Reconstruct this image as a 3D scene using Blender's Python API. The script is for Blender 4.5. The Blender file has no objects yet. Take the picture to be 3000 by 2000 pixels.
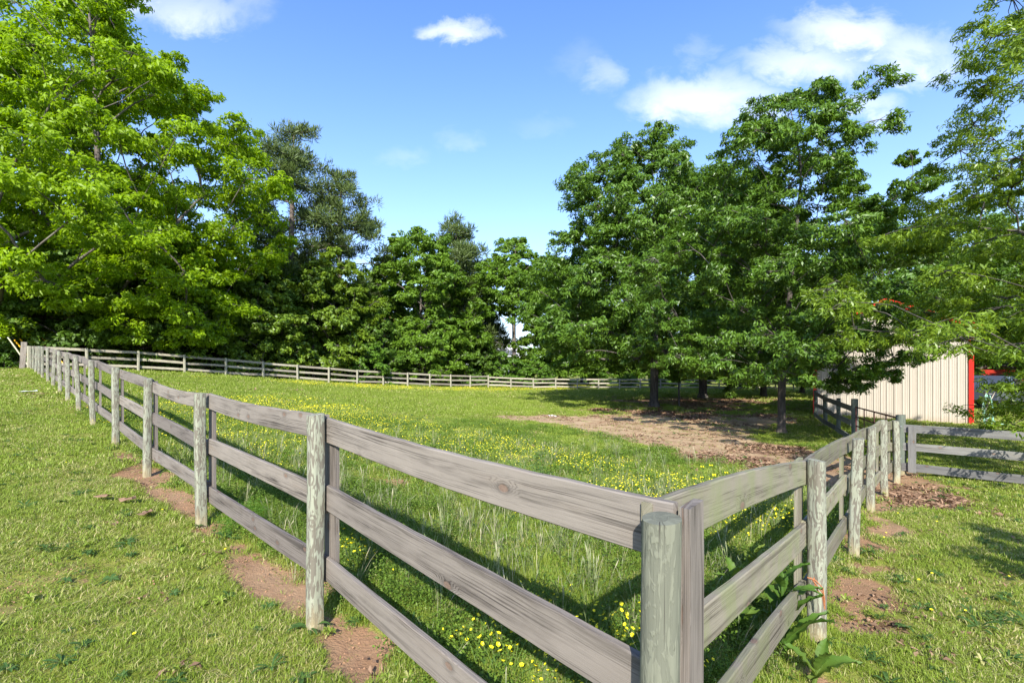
import bpy, math, random
import numpy as np
from mathutils import Vector, Matrix

SC = bpy.context.scene
COL = SC.collection
R = math.radians

# ------------------------------------------------------------------ camera
CAM_H = 1.63
cd = bpy.data.cameras.new('camera'); cam = bpy.data.objects.new('camera', cd); COL.objects.link(cam)
cam.location = (0, 0, CAM_H); cam.rotation_euler = (R(90), 0, 0)
cd.sensor_width = 36; cd.lens = 17.0; cd.shift_y = 68 / 3000
cd.clip_start = 0.05; cd.clip_end = 3000
SC.camera = cam

# ------------------------------------------------------------------ node helpers
class NT:
    def __init__(s, tree): s.t = tree
    def n(s, typ, props=None, **inp):
        nd = s.t.nodes.new(typ)
        for k, v in (props or {}).items(): setattr(nd, k, v)
        for k, v in inp.items(): s.set(nd, k, v)
        return nd
    def set(s, nd, key, v):
        if key.startswith('i') and key[1:].isdigit(): sock = nd.inputs[int(key[1:])]
        else: sock = nd.inputs[key.replace('_', ' ')]
        if isinstance(v, bpy.types.NodeSocket): s.t.links.new(v, sock)
        elif isinstance(v, bpy.types.Node): s.t.links.new(v.outputs[0], sock)
        else:
            if isinstance(v, tuple) and len(v) == 3 and sock.type == 'RGBA': v = (*v, 1)
            sock.default_value = v
    def m(s, op, a, b=None, c=None, clamp=False):
        nd = s.n('ShaderNodeMath', {'operation': op, 'use_clamp': clamp}, i0=a)
        if b is not None: s.set(nd, 'i1', b)
        if c is not None: s.set(nd, 'i2', c)
        return nd.outputs[0]
    def mix(s, f, a, b, mode='MIX'):
        nd = s.n('ShaderNodeMix', {'data_type': 'RGBA', 'blend_type': mode})
        s.set(nd, 'i0', f); s.set(nd, 'i6', a); s.set(nd, 'i7', b)
        return nd.outputs[2]
    def ss(s, x, lo, hi):
        nd = s.n('ShaderNodeMapRange', {'interpolation_type': 'SMOOTHSTEP'}, i0=x, i1=lo, i2=hi, i3=0.0, i4=1.0)
        return nd.outputs[0]
    def comb(s, x, y, z=0.0): return s.n('ShaderNodeCombineXYZ', None, i0=x, i1=y, i2=z).outputs[0]
    def noise(s, vec, scale=1.0, det=2.0, rough=.5, dist=0.0):
        return s.n('ShaderNodeTexNoise', None, Vector=vec, Scale=scale, Detail=det, Roughness=rough, Distortion=dist).outputs[0]
    def attr(s, name): return s.n('ShaderNodeAttribute', {'attribute_name': name}).outputs['Fac']

def new_mat(name):
    m = bpy.data.materials.new(name); m.use_nodes = True
    nt = NT(m.node_tree)
    b = m.node_tree.nodes['Principled BSDF']
    return m, nt, b

# ------------------------------------------------------------------ world, sun, exposure
SUN_EL, SUN_AZ = R(33), math.atan2(-0.06, -1.0)      # azimuth of the sun seen from above, x = sin, y = cos
sun_dir = Vector((math.sin(SUN_AZ) * math.cos(SUN_EL), math.cos(SUN_AZ) * math.cos(SUN_EL), math.sin(SUN_EL)))
W = bpy.data.worlds.new('World'); SC.world = W; W.use_nodes = True
wt = NT(W.node_tree); W.node_tree.nodes.clear()
sky = wt.n('ShaderNodeTexSky', {'sky_type': 'NISHITA', 'sun_disc': False})
sky.sun_elevation = SUN_EL; sky.sun_rotation = SUN_AZ
sky.air_density = 1.0; sky.dust_density = 0.9; sky.ozone_density = 2.2; sky.altitude = 200
tc = wt.n('ShaderNodeTexCoord').outputs['Generated']
sp = wt.n('ShaderNodeSeparateXYZ', None, i0=tc)
dx, dy, dz = sp.outputs
dyc = wt.m('MAXIMUM', dy, 0.02)
px, pz = wt.m('DIVIDE', dx, dyc), wt.m('DIVIDE', dz, dyc)
warp = wt.comb(px, wt.m('MULTIPLY', pz, 1.5))
n1 = wt.noise(warp, 4.2, 8, .62, .35)
n2 = wt.noise(warp, 9.0, 8, .62, .4)
wx = wt.m('ADD', px, wt.m('MULTIPLY', wt.m('SUBTRACT', n1, .5), .22))
wz = wt.m('ADD', pz, wt.m('MULTIPLY', wt.m('SUBTRACT', n2, .5), .14))
def px2(u, v): return ((u * 1.2755 - 1500) / 1417, (1068 - v * 1.2755) / 1417)
cloud = None
for (u, v, su, sv, amp) in [(1040, 66, 92, 34, .95), (1960, 78, 170, 62, 1.05), (1830, 150, 160, 52, .95), (2100, 130, 130, 70, .92),
                            (1610, 228, 165, 62, 1.0), (1700, 262, 90, 42, .85), (1985, 248, 95, 36, .8), (1372, 180, 46, 58, .62),
                            (420, 25, 170, 50, .75), (300, -10, 160, 60, .9), (560, 15, 80, 60, .5), (935, 360, 52, 34, .36), (1062, 322, 55, 22, .34), (1330, 140, 60, 60, .3), (1610, 120, 40, 40, .4), (1250, 290, 60, 30, .25),
                            (2700, 180, 260, 90, .9), (-300, 120, 240, 80, .9), (-700, 420, 300, 90, .8), (3200, 420, 300, 80, .8), (1300, -500, 400, 120, .9), (2300, -600, 500, 160, .9), (100, -500, 400, 130, .9)]:
    cx, cz = px2(u, v)
    a = wt.m('DIVIDE', wt.m('SUBTRACT', wx, cx), su * 1.25 * 1.2755 / 1417)
    b = wt.m('DIVIDE', wt.m('SUBTRACT', wz, cz), sv * 1.25 * 1.2755 / 1417)
    q = wt.m('SUBTRACT', 1.0, wt.m('ADD', wt.m('MULTIPLY', a, a), wt.m('MULTIPLY', b, b)))
    q = wt.m('MULTIPLY', wt.m('MAXIMUM', q, 0.0), amp)
    cloud = q if cloud is None else wt.m('MAXIMUM', cloud, q)
front = wt.ss(dy, 0.05, 0.25)
back = wt.m('MULTIPLY', wt.ss(wt.noise(tc, 3.0, 6, .6, .3), .52, .75), wt.m('SUBTRACT', 1.0, front))
detail = wt.m('ADD', wt.m('MULTIPLY', n2, .9), .25)
fronty = wt.m('MULTIPLY', wt.m('MULTIPLY', cloud, detail), front)
cmask = wt.m('MULTIPLY', wt.ss(wt.m('ADD', fronty, wt.m('MULTIPLY', back, .8)), .0, 1.15), .90)
skyc = wt.n('ShaderNodeHueSaturation', None, Saturation=1.12, Value=1.0, Color=sky.outputs[0]).outputs[0]
skyc = wt.mix(1.0, skyc, (.93, 1.03, 1.25), 'MULTIPLY')
hz = wt.m('POWER', wt.m('SUBTRACT', 1.0, wt.m('ABSOLUTE', dz)), 4.0)
skyc = wt.mix(wt.m('MULTIPLY', hz, .72), skyc, (4.1, 4.65, 5.45))
skycol = wt.mix(cmask, skyc, (5.1, 5.25, 5.55))
bg = wt.n('ShaderNodeBackground', None, Color=skycol, Strength=0.15)
out = wt.n('ShaderNodeOutputWorld', None, Surface=bg.outputs[0])

sl = bpy.data.lights.new('sun', 'SUN'); sun = bpy.data.objects.new('sun', sl); COL.objects.link(sun)
sl.energy = 5.0; sl.angle = R(0.53); sl.color = (1.0, 0.955, 0.87)
sun.rotation_euler = sun_dir.to_track_quat('Z', 'Y').to_euler()
SC.view_settings.view_transform = 'Standard'; SC.view_settings.look = 'None'
SC.view_settings.exposure = 0.95; SC.view_settings.gamma = 1.0; SC.view_settings.use_curve_mapping = False
SC.render.engine = 'CYCLES'
SC.cycles.max_bounces = 6; SC.cycles.transmission_bounces = 4; SC.cycles.diffuse_bounces = 3; SC.cycles.glossy_bounces = 2
SC.cycles.use_denoising = True

# ------------------------------------------------------------------ numpy noise and ground height
def _h(i, j, s):
    t = np.sin(i * 127.1 + j * 311.7 + s * 74.7) * 43758.5453
    return t - np.floor(t)
def vn(x, y, s=0):
    x = np.asarray(x, float); y = np.asarray(y, float)
    i, j = np.floor(x), np.floor(y); fx, fy = x - i, y - j
    fx, fy = fx * fx * (3 - 2 * fx), fy * fy * (3 - 2 * fy)
    return (_h(i, j, s) * (1 - fx) + _h(i + 1, j, s) * fx) * (1 - fy) + (_h(i, j + 1, s) * (1 - fx) + _h(i + 1, j + 1, s) * fx) * fy
def fbm(x, y, s=0, o=4):
    r, a, t = 0, .5, 0
    for k in range(o):
        r = r + a * vn(x * 2 ** k, y * 2 ** k, s + 7 * k); t += a; a *= .5
    return r / t
def sstep(x, a, b):
    t = np.clip((x - a) / (b - a), 0, 1); return t * t * (3 - 2 * t)

# fence lines (metres, camera at the origin looking along +y)
P = [(0.38, 1.20), (-1.19, 2.95)] + [(-3.0 - 1.785 * k, 4.67 + 1.665 * k) for k in range(14)]      # left line
PZ = [-.06, -.06, .10, .185, .30, .417, .575, .70, .80, .86, .95, 1.07, 1.14, 1.25, 1.31, 1.34]
CORNER = (-27.0, 27.0)
F = [(CORNER[0] + 1.75 * k, CORNER[1] + 1.7 * k) for k in range(15)]
FZ = [1.34, 1.245, 1.26, 1.02, .80, .50, .32, .09, -.06, -.25, -.42, -.56, -.66, -.72, -.8]
F2 = [(F[14][0] + 2.40 * k, F[14][1] + .45 * k) for k in range(20)]
RT = [(0.37, 1.20), (1.886, 3.0), (3.27, 4.63), (4.72, 6.36), (5.75, 7.45), (6.77, 8.52), (7.62, 9.47)]
RZ = [-.04, .03, -.02, -.25, -.45, -.47, -.49]
G = [(9.36, 13.2), (10.4, 15.4), (11.4, 17.55), (12.4, 19.7)]
ctrl = [(x, y, z) for (x, y), z in zip(P, PZ)] + [(x, y, z) for (x, y), z in zip(F, FZ)] + [(x, y, z) for (x, y), z in zip(RT, RZ)] + \
       [(F2[k][0], F2[k][1], -.95 - .03 * k) for k in range(1, 20, 2)] + \
       [(8.7, 15.6, -.6), (8.1, 27.6, -.76), (15, 38, -.9), (20, 39, -1.0), (13.3, 21.2, -.56), (16.9, 17.8, -.58), (12.4, 19.7, -.55), (9.36, 13.2, -.52), (9.0, 8.5, -.5), (13, 10, -.6), (-3, 1, .1), (-8, 3, .35), (4, 1, -.1), (8, 3, -.35), (0, -3, -.02), (-14, 10, .7), (25, 26, -.7), (3, 9, -.25), (-4, 14, .1), (0, 20, -.38), (-12, 25, .35)]
ctrl = np.array(ctrl)
def plane(x, y):
    xs, ys = 45 * np.tanh(x / 45), 70 * np.tanh(y / 70)
    return _pl[0] + _pl[1] * xs + _pl[2] * ys
_pl = np.linalg.lstsq(np.stack([np.ones(len(ctrl)), 45 * np.tanh(ctrl[:, 0] / 45), 70 * np.tanh(ctrl[:, 1] / 70)], 1), ctrl[:, 2], rcond=None)[0]
_S = 10.0
_K = np.exp(-((ctrl[:, None, 0] - ctrl[None, :, 0]) ** 2 + (ctrl[:, None, 1] - ctrl[None, :, 1]) ** 2) / (2 * _S * _S))
_w = np.linalg.solve(_K + .05 * np.eye(len(ctrl)), ctrl[:, 2] - plane(ctrl[:, 0], ctrl[:, 1]))
def gz_arr(x, y):
    x = np.asarray(x, float).ravel(); y = np.asarray(y, float).ravel()
    out = np.empty(len(x))
    for a in range(0, len(x), 40000):
        xa, ya = x[a:a + 40000], y[a:a + 40000]
        k = np.exp(-((xa[:, None] - ctrl[None, :, 0]) ** 2 + (ya[:, None] - ctrl[None, :, 1]) ** 2) / (2 * _S * _S))
        out[a:a + 40000] = plane(xa, ya) + k @ _w
    return out + .05 * (fbm(x * .9, y * .9, 3) - .5) + .03 * (vn(x * 4, y * 4, 5) - .5)
def gz(x, y): return float(gz_arr([x], [y])[0])

nL = np.array([.68, .733]); nR = np.array([-.765, .644]); tL = np.array([-.733, .68]); tR = np.array([.644, .765])
def fence_coords(x, y):
    ax, ay = x - .37, y - 1.2
    sl_ = ax * tL[0] + ay * tL[1]
    return ax * nL[0] + ay * nL[1] - .25 * sstep(sl_, 0, 2.2), ax * nR[0] + ay * nR[1], ax * tL[0] + ay * tL[1], ax * tR[0] + ay * tR[1]
def in_poly(x, y, poly):
    ins = np.zeros(x.shape, bool); n = len(poly)
    for i in range(n):
        x1, y1 = poly[i]; x2, y2 = poly[(i + 1) % n]
        c = ((y1 > y) != (y2 > y)) & (x < (x2 - x1) * (y - y1) / (y2 - y1 + 1e-9) + x1)
        ins ^= c
    return ins
def blob(x, y, cx, cy, rx, ry, a=0):
    c, s = math.cos(a), math.sin(a); X, Y = (x - cx) * c + (y - cy) * s, -(x - cx) * s + (y - cy) * c
    return np.exp(-((X / rx) ** 2 + (Y / ry) ** 2))
def masks(x, y):
    """dirt (bare soil), litter (brown leaf litter), both 0..1, in world metres"""
    dL, dR, sL, sR = fence_coords(x, y)
    n = fbm(x * .8, y * .8, 11, 5); nf = fbm(x * 3.1, y * 3.1, 23, 3)
    d = np.zeros_like(x)
    # worn soil below the trees
    t = .95 * blob(x, y, 6.2, 20, 6.0, 5.4) + .95 * blob(x, y, 11, 31, 8, 7) + .95 * blob(x, y, 5.2, 12.6, 2.6, 3.4, .2) + .8 * blob(x, y, 2.5, 17.5, 3.2, 2.2) \
        + .9 * blob(x, y, 6.6, 10, 2.0, 2.4) + .9 * blob(x, y, 5.6, 7.9, 1.2, 1.3) + .5 * blob(x, y, 18, 34, 6, 6)
    t = t - .55 * blob(x, y, 9.0, 13.3, 1.9, 2.2) - .35 * blob(x, y, 1.2, 22.5, 2.2, 1.4)
    d = np.maximum(d, sstep(t + (n - .5) * 1.25 + (nf - .5) * .5, .42, .74))
    # strip along the fences
    st = np.exp(-((dL - .03) / .25) ** 2) * sstep(sL, -.5, .3) * (1 - .75 * sstep(sL, 6.5, 13))
    d = np.maximum(d, sstep(st * 1.08 + (n - .5) * 1.2 + (nf - .5) * 1.5, .50, 1.05))
    st = np.exp(-((dR + .12) / .32) ** 2) * sstep(sR, -.5, .3) * (1 - sstep(sR, 11, 12))
    d = np.maximum(d, sstep(st * .78 + (n - .5) * 1.3 + (nf - .5) * 1.4, .48, 1.0))
    # odd scuffs in the pasture and the lawn
    sc = sstep(fbm(x * .55 + 9, y * .55 - 4, 41, 4) + (nf - .5) * .3, .66, .80)
    d = np.maximum(d, .42 * sc)
    sc2 = .75 * blob(x, y, -1.7, 6.6, 1.2, .5, -.7) + .6 * blob(x, y, .5, 7.4, 1.6, .4) + .6 * blob(x, y, 2.2, 9.4, 1.2, .5)
    d = np.maximum(d, sstep(sc2 + (n - .5) * .9 + (nf - .5) * .5, .42, .8))
    l = .62 * blob(x, y, 6.9, 12.3, 2.4, 1.3, .3) + .9 * blob(x, y, 4.6, 9.9, 1.5, 1.1, .3) + .9 * blob(x, y, 9.0, 24, 6, 3.4) + .8 * blob(x, y, 6.2, 7.4, 1.0, 1.2) + .3 * blob(x, y, 3.4, 20.6, 2.5, .8) + .6 * blob(x, y, 14, 32, 6, 5) + .7 * blob(x, y, 2.6, 3.1, .8, .6)
    l = sstep(l + (n - .5) * .9 + (nf - .5) * .7, .45, .75)
    # mulch beds behind the far fence
    l = np.maximum(l, blob(x, y, -31, 27, 4.2, 2.2)); d = np.maximum(d, blob(x, y, -31, 27, 4.2, 2.2))
    return d, l * np.maximum(d, .4)
def flower_mask(x, y):
    dL, dR, sL, sR = fence_coords(x, y)
    ins = sstep(np.minimum(dL, dR), .05, .25)
    dF = (x - CORNER[0]) * .70 + (y - CORNER[1]) * -.714      # distance in front of the far fence
    n = fbm(x * .5, y * .5, 61, 4); nf = vn(x * 2.5, y * 2.5, 63)
    m = 1.0 * np.exp(-((dF - 3.0) / 4.2) ** 2) * sstep(x, -22, -12) * sstep(24 - x, 0, 10) + .85 * blob(x, y, -7.2, 13.5, 4.5, 4.6) + .8 * blob(x, y, -4.2, 8.2, 2.0, 1.5, -.7) \
        + 1.15 * blob(x, y, 2.3, 5.9, 1.35, 1.3) + .7 * blob(x, y, .0, 8.8, 2.6, 1.3) + 1.3 * blob(x, y, .35, 2.6, .9, .7, -.8) + .75 * blob(x, y, -1.0, 3.9, .9, .5, -.75) + .55 * blob(x, y, -1, 12, 4, 3)
    return ins * sstep(m * 1.1 + (n - .5) * .9 + (nf - .5) * .45, .42, .95)

# ------------------------------------------------------------------ object helpers
def link(o, parent=None):
    COL.objects.link(o)
    if parent: o.parent = parent
    return o
def thing(name, label, cat, loc=(0, 0, 0), rz=0, group=None):
    o = bpy.data.objects.new(name, None); link(o); o.location = loc; o.rotation_euler = (0, 0, rz); o.empty_display_size = .2
    return tag(o, label, cat, group)
def tag(o, label=None, cat=None, group=None, kind=None):
    if label: o['label'] = label
    if cat: o['category'] = cat
    if group: o['group'] = group
    if kind: o['kind'] = kind
    return o
def mesh_np(name, V, faces=None, quads=None, tris=None, mat=None, smooth=False, uv=None, attrs=None):
    me = bpy.data.meshes.new(name)
    V = np.asarray(V, np.float32)
    if faces is not None:
        me.from_pydata(V.tolist(), [], faces)
    else:
        F_ = quads if quads is not None else tris
        F_ = np.asarray(F_, np.int32); k = F_.shape[1]
        me.vertices.add(len(V)); me.vertices.foreach_set('co', V.ravel())
        me.loops.add(F_.size); me.loops.foreach_set('vertex_index', F_.ravel())
        me.polygons.add(len(F_)); me.polygons.foreach_set('loop_start', np.arange(0, F_.size, k, dtype=np.int32))
        me.update(calc_edges=True)
    for an, av in (attrs or {}).items():
        at = me.attributes.new(an, 'FLOAT', 'POINT'); at.data.foreach_set('value', np.asarray(av, np.float32))
    if uv is not None:
        ul = me.uv_layers.new(name='UVMap'); li = np.empty(len(me.loops), np.int32); me.loops.foreach_get('vertex_index', li)
        ul.data.foreach_set('uv', np.asarray(uv, np.float32)[li].ravel())
    if smooth: me.polygons.foreach_set('use_smooth', np.ones(len(me.polygons), bool))
    if mat: me.materials.append(mat)
    me.validate()
    return me
def obj(name, me, parent=None):
    return link(bpy.data.objects.new(name, me), parent)
class MB:
    """collects boxes and tubes; build() makes one mesh object"""
    def __init__(s): s.v = []; s.f = []; s.uv = []
    def add(s, V, Fs, uv=None):
        b = len(s.v); s.v += [tuple(p) for p in V]; s.f += [tuple(i + b for i in f) for f in Fs]
        s.uv += (uv if uv is not None else [(0, 0)] * len(V))
        return s
    def box(s, c, size, rot=None):
        c = Vector(c); V = []
        for sx in (-.5, .5):
            for sy in (-.5, .5):
                for sz in (-.5, .5):
                    p = Vector((sx * size[0], sy * size[1], sz * size[2]))
                    if rot is not None: p = rot @ p
                    V.append(c + p)
        return s.add(V, [(0, 1, 3, 2), (4, 6, 7, 5), (0, 4, 5, 1), (2, 3, 7, 6), (0, 2, 6, 4), (1, 5, 7, 3)])
    def tube(s, pts, rad, sides=8, cap=True):
        pts = [Vector(p) for p in pts]; n = len(pts)
        if not hasattr(rad, '__len__'): rad = [rad] * n
        V = []; Fs = []; prev = None
        for i, p in enumerate(pts):
            t = (pts[min(i + 1, n - 1)] - pts[max(i - 1, 0)]).normalized()
            a = t.cross(Vector((0, 0, 1))) if abs(t.z) < .95 else t.cross(Vector((1, 0, 0)))
            if prev is not None:
                a = prev - t * prev.dot(t)
            a.normalize(); prev = a; b = t.cross(a)
            for k in range(sides):
                an = 2 * math.pi * k / sides; V.append(p + (a * math.cos(an) + b * math.sin(an)) * rad[i])
        for i in range(n - 1):
            for k in range(sides):
                k2 = (k + 1) % sides; Fs.append((i * sides + k, i * sides + k2, (i + 1) * sides + k2, (i + 1) * sides + k))
        if cap: Fs += [tuple(range(sides - 1, -1, -1)), tuple((n - 1) * sides + k for k in range(sides))]
        return s.add(V, Fs)
    def prism(s, poly, axis_vec):
        n = len(poly); V = [Vector(p) for p in poly] + [Vector(p) + Vector(axis_vec) for p in poly]
        return s.add(V, [tuple(range(n - 1, -1, -1)), tuple(range(n, 2 * n))] + [(i, (i + 1) % n, n + (i + 1) % n, n + i) for i in range(n)])
    def build(s, name, mat, parent=None, smooth=False):
        me = mesh_np(name, s.v, faces=s.f, mat=mat, smooth=smooth)
        return obj(name, me, parent)

# ------------------------------------------------------------------ materials
def plain(name, col, rough=.6, var=.12, scale=6.0, metallic=0.0, bump=0.0):
    m, t, b = new_mat(name)
    pos = t.n('ShaderNodeTexCoord').outputs['Object']
    f = t.noise(pos, scale, 5, .6)
    c = t.mix(f, tuple(x * (1 - var) for x in col), tuple(min(1, x * (1 + var)) for x in col))
    t.set(b, 'Base Color', c); b.inputs['Roughness'].default_value = rough; b.inputs['Metallic'].default_value = metallic
    if bump:
        bp = t.n('ShaderNodeBump', None, Strength=bump, Distance=.01, Height=t.noise(pos, scale * 4, 4)); t.set(b, 'Normal', bp.outputs[0])
    return m

def foliage(name, dark, light, trans=.35, rough=.5, spec=.35, tcol=None, patch=None):
    m, t, b = new_mat(name)
    v = t.attr('v')
    pos = t.n('ShaderNodeNewGeometry').outputs['Position']
    f = t.m('ADD', t.m('MULTIPLY', v, .75), t.m('MULTIPLY', t.noise(pos, .35, 2), .3), clamp=True)
    c = t.mix(f, dark, light)
    if patch: c = t.mix(t.ss(t.noise(pos, .9, 3, .6), .5, .68), c, patch)
    t.set(b, 'Base Color', c); b.inputs['Roughness'].default_value = rough; b.inputs['Specular IOR Level'].default_value = spec
    tr = t.n('ShaderNodeBsdfTranslucent', None, Color=t.mix(1.0, c, tcol or (1.5, 1.4, .55), 'MULTIPLY'))
    mx = t.n('ShaderNodeMixShader', None, i0=trans, i1=b.outputs[0], i2=tr.outputs[0])
    t.set(m.node_tree.nodes['Material Output'], 'Surface', mx.outputs[0])
    return m

def wood_mat(name, light, dark, green=0.0, warm=(.30, .25, .2)):
    m, t, b = new_mat(name)
    uv = t.n('ShaderNodeUVMap').outputs[0]; s = t.n('ShaderNodeSeparateXYZ', None, i0=uv); u, v = s.outputs[0], s.outputs[1]
    vor = t.n('ShaderNodeTexVoronoi', {'voronoi_dimensions': '2D'}, Vector=t.comb(t.m('MULTIPLY', u, 4.2), t.m('MULTIPLY', v, 7.5)), Scale=1.0)
    d = vor.outputs['Distance']
    cell = t.n('ShaderNodeSeparateColor', None, i0=vor.outputs['Color']).outputs[0]
    km = t.m('LESS_THAN', cell, .21)
    fall = t.m('MULTIPLY', t.m('SUBTRACT', 1.0, t.ss(d, .02, .42)), km)
    lowv = t.comb(t.m('MULTIPLY', u, .8), t.m('MULTIPLY', v, 5.0))
    irr = t.m('MULTIPLY', t.noise(t.comb(t.m('MULTIPLY', u, .25), t.m('MULTIPLY', v, 28.0)), 1.0, 2, .6), 5.0)
    g = t.m('ADD', t.m('MULTIPLY_ADD', v, 62.0, irr), t.m('ADD', t.m('MULTIPLY', t.noise(lowv, .6, 1), 6.5), t.m('MULTIPLY', fall, 4.0)))
    ring = t.m('SINE', t.m('MULTIPLY', g, 6.3))
    ring = t.m('POWER', t.m('MULTIPLY_ADD', ring, .5, .5), 3.5)
    ring = t.m('MULTIPLY', ring, t.ss(t.noise(t.comb(t.m('MULTIPLY', u, .7), t.m('MULTIPLY', v, 9.0)), 1.3, 3, .6), .36, .66))
    fib = t.noise(t.comb(t.m('MULTIPLY', u, 7.0), t.m('MULTIPLY', v, 420.0)), 1.0, 3, .7)
    stain = t.noise(t.comb(t.m('MULTIPLY', u, 1.1), t.m('MULTIPLY', v, 13.0)), 1.0, 4, .65)
    blot = t.noise(t.comb(t.m('MULTIPLY', u, 3.2), t.m('MULTIPLY', v, 4.5)), 1.0, 4, .6)
    f = t.m('ADD', t.m('MULTIPLY', ring, .8), t.m('MULTIPLY', t.ss(stain, .46, .72), .62))
    f = t.m('ADD', f, t.m('MULTIPLY', t.m('SUBTRACT', fib, .5), 1.3), clamp=True)
    c = t.mix(f, light, dark)
    c = t.mix(t.m('MULTIPLY', t.ss(blot, .45, .75), .35), c, tuple(x * 1.25 for x in light))
    c = t.mix(t.m('MULTIPLY', t.ss(t.noise(lowv, 2.3, 2), .55, .8), .4), c, warm)
    if green:
        gm = t.m('MULTIPLY', t.ss(t.noise(t.comb(t.m('MULTIPLY', u, 5.0), t.m('MULTIPLY', v, 3.0)), 1.0, 4, .6), .38, .68), green)
        c = t.mix(gm, c, (.18, .205, .095))
    streak = t.ss(t.noise(t.comb(t.m('MULTIPLY', u, .55), t.m('MULTIPLY', v, 17.0)), 1.0, 3, .6, .4), .55, .70)
    c = t.mix(t.m('MULTIPLY', streak, .65), c, tuple(x * .8 for x in dark))
    crack = t.ss(t.noise(t.comb(t.m('MULTIPLY', u, 1.6), t.m('MULTIPLY', v, 130.0)), 1.0, 2, .5), .66, .72)
    c = t.mix(t.m('MULTIPLY', crack, .7), c, tuple(x * .4 for x in dark))
    core = t.m('MULTIPLY', t.m('SUBTRACT', 1.0, t.ss(d, .085, .13)), km)
    halo = t.m('MULTIPLY', t.m('SUBTRACT', 1.0, t.ss(d, .10, .24)), km)
    c = t.mix(t.m('MULTIPLY', halo, .35), c, tuple(x * .55 for x in dark))
    kc = t.mix(t.noise(t.comb(t.m('MULTIPLY', u, 60.0), t.m('MULTIPLY', v, 60.0)), 1.0, 2), (.10, .065, .05), (.24, .17, .13))
    c = t.mix(t.m('MULTIPLY', core, .85), c, kc)
    rnd = t.n('ShaderNodeObjectInfo').outputs['Random']
    c = t.mix(1.0, c, t.mix(rnd, (.74, .72, .72), (1.22, 1.2, 1.14)), 'MULTIPLY')
    t.set(b, 'Base Color', c); b.inputs['Roughness'].default_value = .82; b.inputs['Specular IOR Level'].default_value = .25
    hgt = t.m('SUBTRACT', t.m('ADD', t.m('MULTIPLY', fib, .5), t.m('MULTIPLY', blot, .3)), t.m('ADD', t.m('MULTIPLY', ring, .35), t.m('MULTIPLY', core, .6)))
    bp = t.n('ShaderNodeBump', None, Strength=.55, Distance=.004, Height=hgt); t.set(b, 'Normal', bp.outputs[0])
    return m

def post_mat(name, pale, brown, amount):
    m, t, b = new_mat(name)
    uv = t.n('ShaderNodeUVMap').outputs[0]; s = t.n('ShaderNodeSeparateXYZ', None, i0=uv); u, v = s.outputs[0], s.outputs[1]
    us, vs = t.m('MULTIPLY', u, 8.0), t.m('MULTIPLY', v, 38.0)
    vor = t.n('ShaderNodeTexVoronoi', {'voronoi_dimensions': '2D'}, Vector=t.comb(t.m('MULTIPLY', u, 4.5), t.m('MULTIPLY', v, 6.0)), Scale=1.0)
    d = vor.outputs['Distance']
    rings = t.m('MULTIPLY', t.m('MULTIPLY_ADD', t.m('SINE', t.m('MULTIPLY', d, 52.0)), .5, .5), t.m('SUBTRACT', 1.0, t.ss(d, .14, .36)))
    bl = t.noise(t.comb(us, vs), 1.0, 4, .55, 1.6)
    f = t.ss(t.m('ADD', bl, t.m('MULTIPLY', rings, .12)), .56 - amount, .62 - amount)
    f2 = t.ss(t.noise(t.comb(t.m('MULTIPLY', u, 2.0), t.m('MULTIPLY', v, 60.0)), 1.0, 3, .6), .45, .75)
    c = t.mix(t.m('MULTIPLY', f, .8), pale, brown)
    c = t.mix(t.m('MULTIPLY', f2, .35), c, tuple(x * .62 for x in brown))
    fib = t.noise(t.comb(t.m('MULTIPLY', u, 9.0), t.m('MULTIPLY', v, 300.0)), 1.0, 3, .7)
    c = t.mix(t.m('MULTIPLY', fib, .3), c, tuple(x * .5 for x in pale))
    low = t.ss(t.m('ADD', u, t.m('MULTIPLY', t.noise(t.comb(us, vs), .6, 3), .22)), .10, .30)
    c = t.mix(t.m('MULTIPLY_ADD', low, -.6, .6), c, (.36, .29, .15))
    ck = t.ss(t.noise(t.comb(t.m('MULTIPLY', u, 1.1), t.m('MULTIPLY', v, 75.0)), 1.0, 2, .5), .66, .71)
    c = t.mix(t.m('MULTIPLY', ck, .75), c, (.035, .03, .025))
    t.set(b, 'Base Color', c); b.inputs['Roughness'].default_value = .85; b.inputs['Specular IOR Level'].default_value = .2
    bp = t.n('ShaderNodeBump', None, Strength=.6, Distance=.005, Height=t.m('SUBTRACT', t.m('MULTIPLY', fib, .6), t.m('ADD', t.m('MULTIPLY', f, .35), t.m('MULTIPLY', f2, .4)))); t.set(b, 'Normal', bp.outputs[0])
    return m

def bark_mat(name, c1, c2):
    m, t, b = new_mat(name)
    pos = t.n('ShaderNodeTexCoord').outputs['Object']
    st = t.n('ShaderNodeMapping', None, Vector=pos, Scale=(9, 9, 1.6)).outputs[0]
    f = t.noise(st, 1.5, 5, .65); g = t.noise(pos, 1.2, 3)
    c = t.mix(t.ss(f, .3, .7), c1, c2); c = t.mix(t.m('MULTIPLY', t.ss(g, .5, .75), .5), c, (.24, .23, .19))
    t.set(b, 'Base Color', c); b.inputs['Roughness'].default_value = .9
    bp = t.n('ShaderNodeBump', None, Strength=.8, Distance=.03, Height=f); t.set(b, 'Normal', bp.outputs[0])
    return m

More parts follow.
